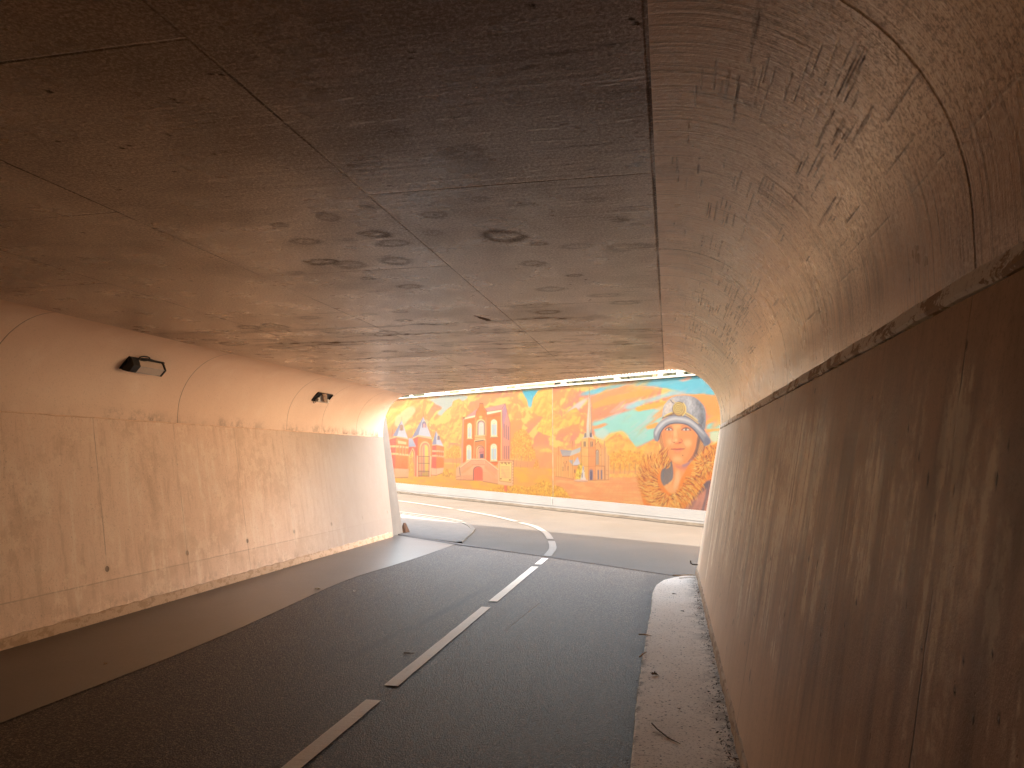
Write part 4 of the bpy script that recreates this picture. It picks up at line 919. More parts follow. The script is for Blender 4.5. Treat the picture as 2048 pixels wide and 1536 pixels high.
# right wall skin: limey run marks, scuffs and tie slits painted into an attribute, in metres along (y) and up (z)
RUNS=[(3.32,1.72,1.22,.20,.8),(3.62,1.74,1.30,.14,.6),(3.05,1.66,1.25,.10,.5),(2.95,1.23,.98,.05,.9),(2.78,1.26,1.00,.045,1.),(2.86,1.16,1.02,.03,.7),(3.30,1.15,1.08,.10,.5),(2.24,1.60,1.18,.085,.8),(2.10,1.52,1.20,.05,.5),(1.69,1.70,1.10,.07,1.),(1.60,1.60,1.2,.04,.6),(1.90,1.50,1.25,.05,.6),(1.41,1.45,1.22,.035,.6),(1.50,1.6,1.3,.03,.4),
 (3.75,1.40,.75,.20,.55),(4.2,1.5,.8,.14,.5),(4.55,1.35,.7,.16,.5),(5.0,1.35,.62,.22,.5),(5.5,1.5,.8,.18,.4),(6.1,1.3,.7,.3,.4),(6.8,1.45,.75,.35,.4),(2.55,1.45,1.15,.07,.5),(2.40,1.5,1.2,.05,.4),(3.45,.76,.68,.08,.45),(8.1,1.2,.35,.10,.9),(8.9,1.75,.8,.12,.7),(7.6,.9,.5,.12,.6),(4.0,1.75,1.5,.4,.3)]
SLITS=[(1.81,1.50,.030),(1.46,1.51,.026),(4.02,.45,.06),(5.08,.49,.03),(6.24,.45,.03),(2.25,1.15,.014),(2.34,1.07,.014),(1.43,1.57,.012),(1.52,1.13,.012),(1.43,1.11,.014),(1.34,1.14,.014),(1.5,1.19,.010),(1.39,1.23,.010),(2.98,1.17,.02),(1.71,1.16,.010),(4.36,1.81,.03),(3.36,1.83,.02),(2.62,.98,.02),(3.3,.9,.015),(5.6,1.1,.03),(3.9,1.05,.02),(2.0,1.62,.012)]
def right_wall_skin():
    ys=np.concatenate([np.linspace(.9,3.2,400),np.linspace(3.21,9.2,520)]); zs=np.linspace(0,1.885,190); ZZ,YY=np.meshgrid(zs,ys,indexing='ij')
    D=np.zeros(ZZ.shape,np.float32); L=np.zeros_like(D); RS3=np.random.RandomState(8)
    f1=fbm(YY*34+5,ZZ*2.2+3,4,201); f2=fbm(YY*11+1,ZZ*1.3+7,4,207); f3=fbm(YY*60+9,ZZ*36+2,3,213); w1=fbm(YY*2+3,ZZ*5+1,3,219)
    for y,zt,zb,hw,a in RUNS:
        u=(YY-y+(w1-.5)*hw*1.6)/hw; v=(ZZ-zb)/(zt-zb)
        m=np.clip(1.15-abs(u)**1.6,0,1)*sm(-.25,.25,v)*sm(1.15,.8,v); m=m*np.clip((f1-.36)*6,0,1.1)*(.45+1.2*np.clip((f3-.38)*4,0,1))*1.5
        L=np.maximum(L,m*a)
    for k in range(240):      # thin single runs
        y=RS3.uniform(.95,9.); z=RS3.uniform(.55,1.75); L_=RS3.uniform(.05,.35); w=RS3.uniform(.002,.007)*(.6+y*.28)
        u=abs(YY-y+(w1-.5)*.02)/w; v=(ZZ-z)/L_; m=np.clip(1-u,0,1)*np.clip(1-abs(v),0,1)*np.clip((f3-.38)*5,0,1)*RS3.uniform(.3,.8)
        if RS3.rand()<.6: L=np.maximum(L,m)
        else: D=np.maximum(D,m*.7)
    hz=sm(.35,.9,ZZ)*sm(1.9,1.5,ZZ)
    L=np.maximum(L,np.clip((f2-.52)*5,0,1)*np.clip((f3-.46)*6,0,1)*hz*.5)
    D=np.maximum(D,np.clip((.47-f2)*5,0,1)*hz*.42); D=np.maximum(D,np.clip((.44-f1)*4,0,1)*hz*.3)
    for y,z,h_ in SLITS:
        w=.0035+.0012*y; m=np.clip(1.4-np.hypot((YY-y-(ZZ-z)*.1)/w,(ZZ-z)/(h_*.55)),0,1); D=np.maximum(D,m*1.6)
    for k in range(70):
        y=RS3.uniform(1.,8.5); z=RS3.uniform(.25,1.8); w=RS3.uniform(.002,.0045)*(.7+y*.25); m=np.clip(1.4-np.hypot((YY-y)/w,(ZZ-z)/(w*2)),0,1); D=np.maximum(D,m*1.3)
    ny,nx=ZZ.shape; V=np.stack([.30+BAT*ZZ,YY,ZZ],-1).reshape(-1,3); idx=np.arange(nx*ny).reshape(ny,nx); q=np.stack([idx[:-1,:-1],idx[:-1,1:],idx[1:,1:],idx[1:,:-1]],-1).reshape(-1,4)
    k=len(V); xa,xb=.30,.30+BAT*1.885; e0,e1=.9,9.2
    ex=[(xa,ypb(xa),0),(xb,ypb(xb),1.885),(xb,e0,1.885),(xa,e0,0),(xa,e1,0),(xb,e1,1.885),(xb,yp(xb),1.885),(xa,yp(xa),0),(1.6,yp(1.6),0),(1.6,yp(1.6),1.885),(1.6,ypb(1.6),0),(1.6,ypb(1.6),1.885)]
    V=np.concatenate([V,np.array(ex)]); q=np.concatenate([q,np.array([(k,k+1,k+2,k+3),(k+4,k+5,k+6,k+7),(k+7,k+6,k+9,k+8),(k+8,k+9,k+11,k+10)])])
    me=bpy.data.meshes.new('side_wall'); me.vertices.add(len(V)); me.vertices.foreach_set('co',V.reshape(-1).astype(np.float32)); me.loops.add(q.size); me.loops.foreach_set('vertex_index',q.reshape(-1).astype(np.int32)); me.polygons.add(len(q)); me.polygons.foreach_set('loop_start',np.arange(0,q.size,4,dtype=np.int32)); me.polygons.foreach_set('loop_total',np.full(len(q),4,dtype=np.int32)); me.update(calc_edges=True)
    ca_=me.color_attributes.new('marks','FLOAT_COLOR','POINT'); cc=np.zeros((len(V),4),np.float32); cc[:,3]=1; cc[:nx*ny,0]=D.reshape(-1); cc[:nx*ny,1]=L.reshape(-1); ca_.data.foreach_set('color',cc.reshape(-1))
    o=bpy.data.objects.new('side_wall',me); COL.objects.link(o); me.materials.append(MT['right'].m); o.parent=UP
right_wall_skin()
mx=lambda p:[(-4.94-x,z) for x,z in p]
sweep('side_wall',mx([(xw(0),-.3),(xw(0),0),(xw(1.931),1.931),(1.6,1.931),(1.6,-.3)]),MT['left'],2)
arc=[(XR+.67,1.935)]+[(XR+R*math.cos(t),2.06+R*math.sin(t)) for t in [math.radians(a) for a in range(0,91,5)]]
arc[-1]=(XR,CE)
# right haunch: rear and front stretches are solids, the stretch in view is a fine sheet with scored dashes painted in metres (along y, girth v)
_yp=yp; _prof=arc+[(XR,3.0),(1.6,3.0),(1.6,1.935)]
def sweep_between(name,prof,mat,fa,fb,inner_v0=0.):
    V=[];U=[];F_=[];n=len(prof); ar=[0.]
    for i in range(1,n): ar.append(ar[-1]+math.hypot(prof[i][0]-prof[i-1][0],prof[i][1]-prof[i-1][1]))
    for k in range(7):
        for i,(x,z) in enumerate(prof): y=fa(x)+(fb(x)-fa(x))*k/6; V.append((x,y,z)); U.append((y,ar[i]))
    for k in range(6):
        for i in range(n): j=(i+1)%n; F_.append((k*n+i,k*n+j,(k+1)*n+j,(k+1)*n+i))
    F_.append(tuple(range(n))[::-1]); F_.append(tuple(6*n+i for i in range(n)))
    o=obj(name,V,F_,mat,UP,uv=U); bm=bmesh.new(); bm.from_mesh(o.data); bmesh.ops.recalc_face_normals(bm,faces=bm.faces); bm.to_mesh(o.data); bm.free(); smooth_ang(o); return o
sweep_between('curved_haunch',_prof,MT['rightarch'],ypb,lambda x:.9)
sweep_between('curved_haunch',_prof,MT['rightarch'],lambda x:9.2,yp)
def haunch_skin():
    na=210; ny=520; RS4=np.random.RandomState(21)
    al=np.linspace(0,math.pi/2,na); ys=.9+(9.2-.9)*np.linspace(0,1,ny)**1.25
    GV=.125+R*al; AA,YY=np.meshgrid(al,ys,indexing='ij'); VV=.125+R*AA
    D=np.zeros(AA.shape,np.float32); L=np.zeros_like(D); n1=fbm(YY*3+2,VV*5+4,4,301); n2=fbm(YY*14,VV*14,3,307); n3=fbm(YY*50,VV*3,3,311)
    def dash(y,v,l,w,a,dr=0.):
        sel=(abs(YY-y)<l)&(abs(VV-v)<w*4+.01); u=abs(YY[sel]-y)/l; d=abs(VV[sel]-v-(YY[sel]-y)*dr-(n1[sel]-.5)*.012)/w
        D[sel]=np.maximum(D[sel],np.clip(1.3-d,0,1)*np.clip((1-u)*6,0,1)*a*np.clip((n2[sel]-.28)*6,.15,1))
    for k in range(46):       # bundles of parallel scores
        y0=RS4.uniform(1.9,7.5); v0=RS4.choice([RS4.uniform(.35,.95),RS4.uniform(.5,.85)]); n_=RS4.randint(2,7); dr=RS4.uniform(-.01,.01)
        for q in range(n_): dash(y0+RS4.uniform(-.12,.12),v0+q*RS4.uniform(.018,.034),RS4.uniform(.05,.20)*(.7+.08*y0),.0022+.0004*y0,RS4.uniform(.5,1.),dr)
    for k in range(150): dash(RS4.uniform(1.2,9.),RS4.uniform(.2,1.12),RS4.uniform(.03,.14),.002+.0004*RS4.uniform(1,8),RS4.uniform(.3,.8))
    # rectangular crackle of the shuttering film, further in
    for k in range(260):
        y=RS4.uniform(4.2,9.1); v=RS4.uniform(.35,1.0); l=RS4.uniform(.04,.13)
        if RS4.rand()<.5: dash(y,v,l,.003,RS4.uniform(.3,.7))
        else:
            sel=(abs(YY-y)<.02)&(abs(VV-v)<l*.6); D[sel]=np.maximum(D[sel],np.clip(1.3-abs(YY[sel]-y)/.010,0,1)*.5)
    for k in range(90):      # pale arcs
        y=RS4.uniform(1.5,8.5); v=RS4.uniform(.3,1.0); l=RS4.uniform(.05,.3); sel=(abs(YY-y)<.03)&(abs(VV-v)<l)
        L[sel]=np.maximum(L[sel],np.clip(1.3-abs(YY[sel]-y-(VV[sel]-v)*.05)/.006,0,1)*RS4.uniform(.2,.7))
    # coarse sandy bloom over the shoulder, also painting in the glossy highlight there
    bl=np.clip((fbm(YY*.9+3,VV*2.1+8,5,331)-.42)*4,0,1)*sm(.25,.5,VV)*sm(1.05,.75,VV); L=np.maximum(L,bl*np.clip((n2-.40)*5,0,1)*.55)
    dk=np.clip((fbm(YY*1.3+9,VV*3+1,5,337)-.55)*6,0,1); D=np.maximum(D,dk*np.clip((n3-.35)*3,0,1)*.45)
    V=np.stack([XR+R*np.cos(AA),YY,2.06+R*np.sin(AA)],-1).reshape(-1,3); V[-ny:,0]=XR; V[-ny:,2]=CE
    low=np.stack([np.full(ny,XR+R),ys,np.full(ny,1.935)],-1); V=np.concatenate([V,low]); k=na*ny
    idx=np.arange(k).reshape(na,ny); q=np.stack([idx[:-1,:-1],idx[:-1,1:],idx[1:,1:],idx[1:,:-1]],-1).reshape(-1,4); li=k+np.arange(ny); q=np.concatenate([q,np.stack([li[:-1],li[1:],idx[0,1:],idx[0,:-1]],-1)])
    me=bpy.data.meshes.new('curved_haunch'); me.vertices.add(len(V)); me.vertices.foreach_set('co',V.reshape(-1).astype(np.float32)); me.loops.add(q.size); me.loops.foreach_set('vertex_index',q.reshape(-1).astype(np.int32)); me.polygons.add(len(q)); me.polygons.foreach_set('loop_start',np.arange(0,q.size,4,dtype=np.int32)); me.polygons.foreach_set('loop_total',np.full(len(q),4,dtype=np.int32)); me.polygons.foreach_set('use_smooth',np.ones(len(q),bool)); me.update(calc_edges=True)
    uv=me.uv_layers.new(name='UVMap'); UVv=np.concatenate([np.stack([YY,VV],-1).reshape(-1,2),np.stack([ys,np.zeros(ny)],-1)]); uv.data.foreach_set('uv',UVv[q.reshape(-1)].reshape(-1).astype(np.float32))
    ca_=me.color_attributes.new('marks','FLOAT_COLOR','POINT'); cc=np.zeros((len(V),4),np.float32); cc[:,3]=1; cc[:k,0]=D.reshape(-1); cc[:k,1]=L.reshape(-1); ca_.data.foreach_set('color',cc.reshape(-1))
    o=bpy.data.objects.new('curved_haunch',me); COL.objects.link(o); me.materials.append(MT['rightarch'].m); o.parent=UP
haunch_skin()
ob=sweep('curved_haunch',mx(arc+[(XR,3.0),(1.6,3.0),(1.6,1.935)]),MT['leftarch'],20); smooth_ang(ob)
# ceiling skin: a fine mesh whose drip rings, streaks and chips are painted into an attribute in metres
SPOTS=[(-1.52,3.611,.113),(-1.48,3.8,.104),(-1.628,3.301,.074),(-1.201,3.66,.066),(-.844,3.799,.141),(-.479,4.071,.092),(-.184,4.143,.141),(-.691,3.976,.053),(-.794,4.383,.092),(-.576,4.738,.059),(-.78,5.096,.117),(-1.74,4.815,.105),(-1.938,3.664,.083),(-1.362,3.199,.059),(-1.938,4.535,.067),(-2.125,5.648,.074),(-1.826,5.544,.06),(-2.237,6.035,.087),(-2.035,4.074,.122),(-1.906,4.185,.124),(-1.599,4.153,.136),(-.657,3.304,.052),(-1.098,3.381,.074),(-.717,2.392,.105),(-.432,5.369,.114),(-1.904,6.332,.077),(-2.224,7.494,.138),(-1.633,7.173,.1),(-1.672,6.514,.078),(-.808,7.445,.107),(-.468,7.652,.114),(-.978,6.527,.099),(-.304,5.668,.115),(-.686,6.337,.087),(-.223,7.988,.107),(-1.979,8.429,.206),(-2.903,8.235,.147),(-3.039,7.782,.096),(-2.803,6.646,.097),(-3.118,6.433,.095),(-.753,2.687,.088),(-.969,2.446,.073),(-1.305,8.312,.172),(-.744,8.43,.143),(-1.417,7.663,.106),(-2.955,9.382,.2),(-2.102,9.854,.206),(-1.195,9.753,.2),(-1.683,3.689,.06),(-1.923,3.369,.051),(-.214,3.646,.05),(-.309,3.329,.058),(-.826,3.207,.058),(-2.331,4.287,.058)]
PITS=[(-1.091,1.785),(-1.34,1.961),(-1.583,2.069),(-1.582,2.094),(-.729,1.923),(-.75,1.949),(-.711,1.957),(-.733,1.988),(-.097,1.942),(-.059,1.95),(-.078,1.925),(-.693,2.386),(-.974,2.445),(-2.221,2.274),(-1.989,2.36),(-1.776,2.428),(-1.784,2.308),(-1.985,2.625),(-2.589,3.288),(-2.285,3.131),(-1.968,1.919),(-1.942,1.941),(-2.598,3.339),(-2.59,3.368),(-1.272,3.113),(-1.171,2.966),(-.067,2.696),(-.087,2.644),(-.068,3.421),(-.11,3.385),(-2.03,2.375),(-1.337,1.956),(-1.367,1.949),(-3.011,3.27)]
def ceiling_skin():
    xs=np.linspace(-4.94-XR,XR,330); Y0=1.2; NYc=760
    ye=np.array([yp(x) for x in xs]); tt=np.linspace(0,1,NYc)**1.15; XX=np.repeat(xs[None],NYc,0); YY=Y0+(ye[None]-Y0)*tt[:,None]
    D=np.zeros(XX.shape,np.float32); L=np.zeros_like(D)
    n1=fbm(XX*7+40,YY*7+9,3,101); n2=fbm(XX*22+4,YY*22+19,2,107); RS2=np.random.RandomState(5)
    spots=list(SPOTS)
    for k in range(70): 
        x=RS2.uniform(-4.6,-.1); y=RS2.uniform(5.5,12.5); spots.append((x,y,RS2.uniform(.05,.12)*(1+.06*y)))
    for x,y,r_ in spots:
        q=np.abs(YY[:,0]-y).argmin() ; sel=(abs(XX-x)<r_*3)&(abs(YY-y)<r_*3)
        a=RS2.uniform(.55,1.); dx=(XX[sel]-x)*RS2.uniform(.9,1.1); dy=(YY[sel]-y)/RS2.uniform(.62,.95)
        d=np.hypot(dx,dy)/r_+(n1[sel]-.5)*.75+(n2[sel]-.5)*.35
        near=min(1,max(.0,(y-2.2)/1.3)); ring=(np.clip(1-abs(d-.74)/.40,0,1)*a*.58+np.clip((1.08-d)*2.2,0,1)*.34*a)*(.25+.75*near); core=np.clip(1-abs(dy)/(r_*.07+.004),0,1)*(abs(dx)<r_*.55)
        D[sel]=np.maximum(D[sel],ring); L[sel]=np.maximum(L[sel],core*.6)
        pit=np.clip(1.6-np.hypot(dx,dy)/.010,0,1); D[sel]=np.maximum(D[sel],pit*1.3)
    for x,y in PITS+[(RS2.uniform(-4.9,-.1),RS2.uniform(1.5,7)) for _ in range(120)]:
        r_=RS2.uniform(.0025,.0065); sel=(abs(XX-x)<.05)&(abs(YY-y)<.05); dd=np.hypot(XX[sel]-x,(YY[sel]-y))
        D[sel]=np.maximum(D[sel],np.clip(1.9-dd/r_,0,1)*1.4)
    # long streaks across, thicker towards the mouth
    for k in range(150):
        y=RS2.uniform(6.2,13.4); x=RS2.uniform(-4.5,-.1); L_=RS2.uniform(.2,1.3); w=RS2.uniform(.015,.075); 
        sel=(abs(XX-x)<L_)&(abs(YY-y-(n1-.5)*.2)<w*2); u=abs(XX[sel]-x)/L_; v=abs(YY[sel]-y-(n1[sel]-.5)*.2)/w
        D[sel]=np.maximum(D[sel],np.clip(1-u,0,1)**.6*np.clip(1-v*.8,0,1)*RS2.uniform(.55,1.15)*(.5+n2[sel]*.8))
    for k in range(60):   # scuffs beside the right hand joint and short pale scratches
        y=RS2.uniform(1.9,5.5); x=RS2.uniform(-.45,-.05); L_=RS2.uniform(.05,.24); w=RS2.uniform(.004,.012); dk=RS2.rand()<.6
        sel=(abs(XX-x)<L_)&(abs(YY-y)<w*2.5); m_=np.clip(1-abs(XX[sel]-x)/L_,0,1)*np.clip(1-abs(YY[sel]-y+(n1[sel]-.5)*.02)/w,0,1)*.8
        if dk: D[sel]=np.maximum(D[sel],m_)
        else: L[sel]=np.maximum(L[sel],m_)
    for x,y,L_ in ((-.12,2.27,.12),(-1.02,2.18,.08),(-1.3,2.3,.1),(-.95,2.95,.2),(-.6,2.98,.25),(-.55,2.92,.15),(-.9,2.7,.14),(-.99,2.36,.1)):
        sel=(abs(XX-x)<L_)&(abs(YY-y)<.02); L[sel]=np.maximum(L[sel],np.clip(1-abs(YY[sel]-y)/.006,0,1)*.9*np.clip(1.2-abs(XX[sel]-x)/L_,0,1))
    r_=mask_pts=[(-1.575,5.93),(-1.50,6.10),(-1.485,6.21),(-1.53,6.20),(-1.57,6.05)]
    ins=np.zeros(XX.shape,bool); sel=(abs(XX+1.53)<.2)&(abs(YY-6.07)<.3)
    for k in range(5):
        xa,ya=r_[k]; xb,yb=r_[(k+1)%5]; c=((ya>YY)!=(yb>YY)); ins^=c&(XX<(xb-xa)*(YY-ya)/(yb-ya)+xa)
    D[ins]=1.6
    ny,nx=XX.shape; V=np.stack([XX,YY,np.full(XX.shape,CE)],-1).reshape(-1,3)
    idx=np.arange(nx*ny).reshape(ny,nx); q=np.stack([idx[:-1,:-1],idx[1:,:-1],idx[1:,1:],idx[:-1,1:]],-1).reshape(-1,4)
    # the part behind the camera and the slab above, coarse
    xa,xb=-4.94-XR,XR; ex=[(xa,ypb(xa),CE),(xb,ypb(xb),CE),(xb,Y0,CE),(xa,Y0,CE),(xa,ypb(xa),3.0),(xb,ypb(xb),3.0),(xb,yp(xb),3.0),(xa,yp(xa),3.0),(xa,yp(xa),CE),(xb,yp(xb),CE)]
    k=len(V); V=np.concatenate([V,np.array(ex)]); ef=[(k,k+3,k+2,k+1),(k+4,k+5,k+6,k+7),(k+8,k+7,k+6,k+9),(k,k+1,k+5,k+4)]
    q=np.concatenate([q,np.array(ef)])
    me=bpy.data.meshes.new('ceiling'); me.vertices.add(len(V)); me.vertices.foreach_set('co',V.reshape(-1).astype(np.float32)); me.loops.add(q.size); me.loops.foreach_set('vertex_index',q.reshape(-1).astype(np.int32)); me.polygons.add(len(q)); me.polygons.foreach_set('loop_start',np.arange(0,q.size,4,dtype=np.int32)); me.polygons.foreach_set('loop_total',np.full(len(q),4,dtype=np.int32)); me.update(calc_edges=True)
    ca_=me.color_attributes.new('marks','FLOAT_COLOR','POINT'); cc=np.zeros((len(V),4),np.float32); cc[:,3]=1; cc[:nx*ny,0]=D.reshape(-1); cc[:nx*ny,1]=L.reshape(-1); ca_.data.foreach_set('color',cc.reshape(-1))
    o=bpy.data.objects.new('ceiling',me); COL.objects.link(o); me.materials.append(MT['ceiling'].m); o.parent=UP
ceiling_skin()
# ledges between wall and haunch, wavy and rough
def ledge(sgn,mat,pr,h):
    V=[];F_=[];N=230; y0=-12.5; X=(lambda x:x) if sgn>0 else (lambda x:-4.94-x)
    y1=yp(.63)-.02 if sgn>0 else yp(-5.57)-.55
    for k in range(N+1):
        y=y0+(y1-y0)*k/N; j=(lambda a:rr.uniform(-a,a)); w1=.0025*math.sin(y*7.1)+.002*math.sin(y*19.); zt=1.939+w1*.5+j(.0008); zb=1.939-h+w1+j(.0012)
        for x,z in ((.665,zb-.004),(xw(zb)-pr*.2,zb),(xw(zb)-pr+j(.0015),zb+h*.2),(.639-pr*.6+j(.0015),zt),(.665,zt+.004)): V.append((X(x),y,z))
    for k in range(N):
        for i in range(4): F_.append((k*5+i,k*5+i+1,(k+1)*5+i+1,(k+1)*5+i))
    obj('ledge',V,F_,mat,UP)
ledge(1,MT['ledge'],.007,.046); ledge(-1,MT['ledge_l'],.005,.012)
def footing(sgn,h,pr,mat):
    X=(lambda x:x) if sgn>0 else (lambda x:-4.94-x); V=[];F_=[];N=260; y1=yp(X(.3))-.05
    for k in range(N+1):
        y=-12.5+(y1+12.5)*k/N; j=lambda a:rr.uniform(-a,a)
        for x,z in ((xw(0)-pr+j(.003),-.05),(xw(h*.9)-pr+j(.004),h*.9+j(.006)),(xw(h)+.002,h+j(.008))): V.append((X(x),y,z))
    for k in range(N):
        for i in range(2): F_.append((k*3+i,k*3+i+1,(k+1)*3+i+1,(k+1)*3+i))
    obj('footing',V,F_,mat,UP)
footing(1,.15,.010,MT['footr']); footing(-1,.105,.014,MT['foot'])
# bridge deck over the underpass, edge beam and the wall heads beside the mouth
def py(x): return 9.3-.55*(x-1.26)
def blk(name,x0,x1,ya,yb,z0,z1,mat,par=UP):
    mb=MB(); mb.hexa([(x0,ya(x0),z0),(x1,ya(x1),z0),(x1,yb(x1),z0),(x0,yb(x0),z0),(x0,ya(x0),z1),(x1,ya(x1),z1),(x1,yb(x1),z1),(x0,yb(x0),z1)]); return mb.build(name,mat,par)
blk('deck',-30,25,lambda x:ypb(x)-.2,lambda x:min(py(x),yp(min(x,.5)-0))-.35,3.003,3.45,MT['outer'])
blk('edge_beam',-30,25,lambda x:py(x)-.34,lambda x:py(x),2.9+.103,4.0,MT['outer'])
blk('edge_beam',-30,25,lambda x:ypb(x)-.5,lambda x:ypb(x)-.21,3.003,4.0,MT['outer'])
# abutment faces left and right of both mouths, tied to the tunnel
blk('abutment',1.603,25,lambda x:yp(1.6)-.665*(x-1.6)-1.2,lambda x:yp(1.6)-.665*(x-1.6)-.05,-.5,3.0,MT['outer'])
blk('abutment',-30,-6.545,lambda x:yp(-6.54)-.55*(x+6.54)-1.2,lambda x:yp(-6.54)-.55*(x+6.54)-.05,-.5,3.0,MT['outer'])
blk('abutment',1.603,25,lambda x:ypb(x)+.05,lambda x:ypb(x)+1.2,-.5,3.0,MT['outer'])
blk('abutment',-30,-6.545,lambda x:ypb(x)+.05,lambda x:ypb(x)+1.2,-.5,3.0,MT['outer'])
# short wing wall continuing the left wall in the open
mb=MB(); xl=lambda z:-4.94-xw(z)
y0w=yp(-5.3)-.30
mb.hexa([(xl(0)-1.2,y0w+.9,-.3),(xl(0)+.003,y0w,-.3),(xl(0)+.003,14.42,-.3),(xl(0)-1.2,15.3,-.3),(xl(2.72)-1.1,y0w+.9,2.72),(xl(2.72)+.003,y0w+.32,2.72),(xl(2.72)+.003,14.30,2.72),(xl(2.72)-1.1,15.2,2.72)])
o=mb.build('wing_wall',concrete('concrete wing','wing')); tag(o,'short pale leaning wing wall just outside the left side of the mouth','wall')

# ------------------------------------------------------------------ the mural wall
MW=tag(empty('mural_wall',wall_pt(5,0,0)),'long outdoor retaining wall painted with orange clouds, buildings and a woman in a grey hat','wall')
MWI=Matrix.Translation(Vector(wall_pt(5,0,0))).inverted()
def wobj(o): o.matrix_parent_inverse=MWI; return o
F=lambda s,n,t:wall_pt(s,n,t)
mb=MB(); mb.fbox(F,-22,60,-.35,-.005,-.4,3.40); wobj(mb.build('core_wall',MT['outer'],MW))
paint_m=M('mural paint',.62,.25); _a=paint_m.node('ShaderNodeVertexColor'); _a.layer_name='paint'
_n=paint_m.noise(paint_m.geo(),14,4,.6); 
_g=paint_m.mix(1.0,_a.outputs[0],(.077*.97,.077*1.0,.077*1.08),'MULTIPLY'); paint_m.color(_g); paint_m.bump(_n,.12,.004)
def panel(s0,s1,step=2):
    i0=int((s0-S0)/RES); i1=int((s1-S0)/RES); ii=np.arange(i0,i1,step); jj=np.arange(0,NH,step)
    A=MURAL[np.ix_(jj,ii)]
    if step>1:
        A=sum(MURAL[np.ix_(np.minimum(jj+a,NH-1),np.minimum(ii+b,NW-1))] for a in range(step) for b in range(step))/step**2
    nx,ny=len(ii),len(jj); ss=np.linspace(s0,s1,nx); tt=np.linspace(T0,T1,ny); SS,TT=np.meshgrid(ss,tt)
    V=np.zeros((ny,nx,3)); V[...,0]=FOOT.x+WU.x*SS; V[...,1]=FOOT.y+WU.y*SS; V[...,2]=SLOPE*SS+TT
    idx=np.arange(nx*ny).reshape(ny,nx); q=np.stack([idx[:-1,1:],idx[:-1,:-1],idx[1:,:-1],idx[1:,1:]],-1).reshape(-1,4)
    me=bpy.data.meshes.new('painted_panel'); me.vertices.add(nx*ny); me.vertices.foreach_set('co',V.reshape(-1).astype(np.float32))
    me.loops.add(q.size); me.loops.foreach_set('vertex_index',q.reshape(-1).astype(np.int32)); me.polygons.add(len(q)); me.polygons.foreach_set('loop_start',np.arange(0,q.size,4,dtype=np.int32)); me.polygons.foreach_set('loop_total',np.full(len(q),4,dtype=np.int32))
    me.update(calc_edges=True); ca_=me.color_attributes.new('paint','FLOAT_COLOR','POINT'); cc=np.ones((nx*ny,4),np.float32); cc[:,:3]=A.reshape(-1,3); ca_.data.foreach_set('color',cc.reshape(-1))
    o=bpy.data.objects.new('painted_panel',me); COL.objects.link(o); me.materials.append(paint_m.m); o.parent=MW; o['label']=''; del o['label']; return wobj(o)
panel(-1.6,5.048); panel(5.082,15.4)
for a_,b_ in ((15.45,60),(-22,-1.65)):
    mb=MB(); mb.fbox(F,a_,b_,-.004,.0,T0,T1); wobj(mb.build('bounce_panel',MT['bare'],MW))  # cream panels added beyond the view, reflecting sunlight into the tunnel
mb=MB(); mb.fbox(F,5.051,5.079,-.02,.004,T0,T1); wobj(mb.build('panel_joint',simple('joint strip',(.09,.06,.035),(.05,.035,.02),.6,5),MW))
mb=MB(); mb.fbox(F,-22,5.045,-.02,.045,-.3,.33); mb.fbox(F,5.085,60,-.02,.045,-.3,.33); mb.fbox(F,-22,60,-.02,.065,-.3,.085); mb.fbox(F,-22,60,-.02,.055,.10,.125); wobj(mb.build('plinth',MT['basew'],MW))
mb=MB(); mb.fbox(F,-22,60,-.40,.05,3.403,3.445); wobj(mb.build('coping',MT['white'],MW))
# railing on the wall: bays of balusters between flat posts
RL=tag(empty('parapet_railing',wall_pt(5,-.15,3.445)),'white slatted railing standing on top of the painted wall','railing'); RLI=Matrix.Translation(Vector(wall_pt(5,-.15,3.445))).inverted()
sp_=2.0; k0=-5
for k in range(-5,18):
    s=.75+k*sp_
    mb=MB(); mb.fbox(F,s-.075,s+.075,-.20,-.10,3.446,4.5); o=mb.build('post',MT['white'],RL); o.matrix_parent_inverse=RLI
    if k<17:
        mb=MB(); mb.fbox(F,s+.076,s+sp_-.076,-.18,-.12,3.535,3.575); o=mb.build('rail',MT['white'],RL); o.matrix_parent_inverse=RLI
        mb=MB(); mb.fbox(F,s+.076,s+sp_-.076,-.18,-.12,4.40,4.46); o=mb.build('rail',MT['white'],RL); o.matrix_parent_inverse=RLI
        mb=MB(); q=s+.13
        while q<s+sp_-.09: mb.fbox(F,q-.024,q+.024,-.165,-.135,3.576,4.399); q+=.105
        o=mb.build('baluster_infill',MT['white'],RL); o.matrix_parent_inverse=RLI
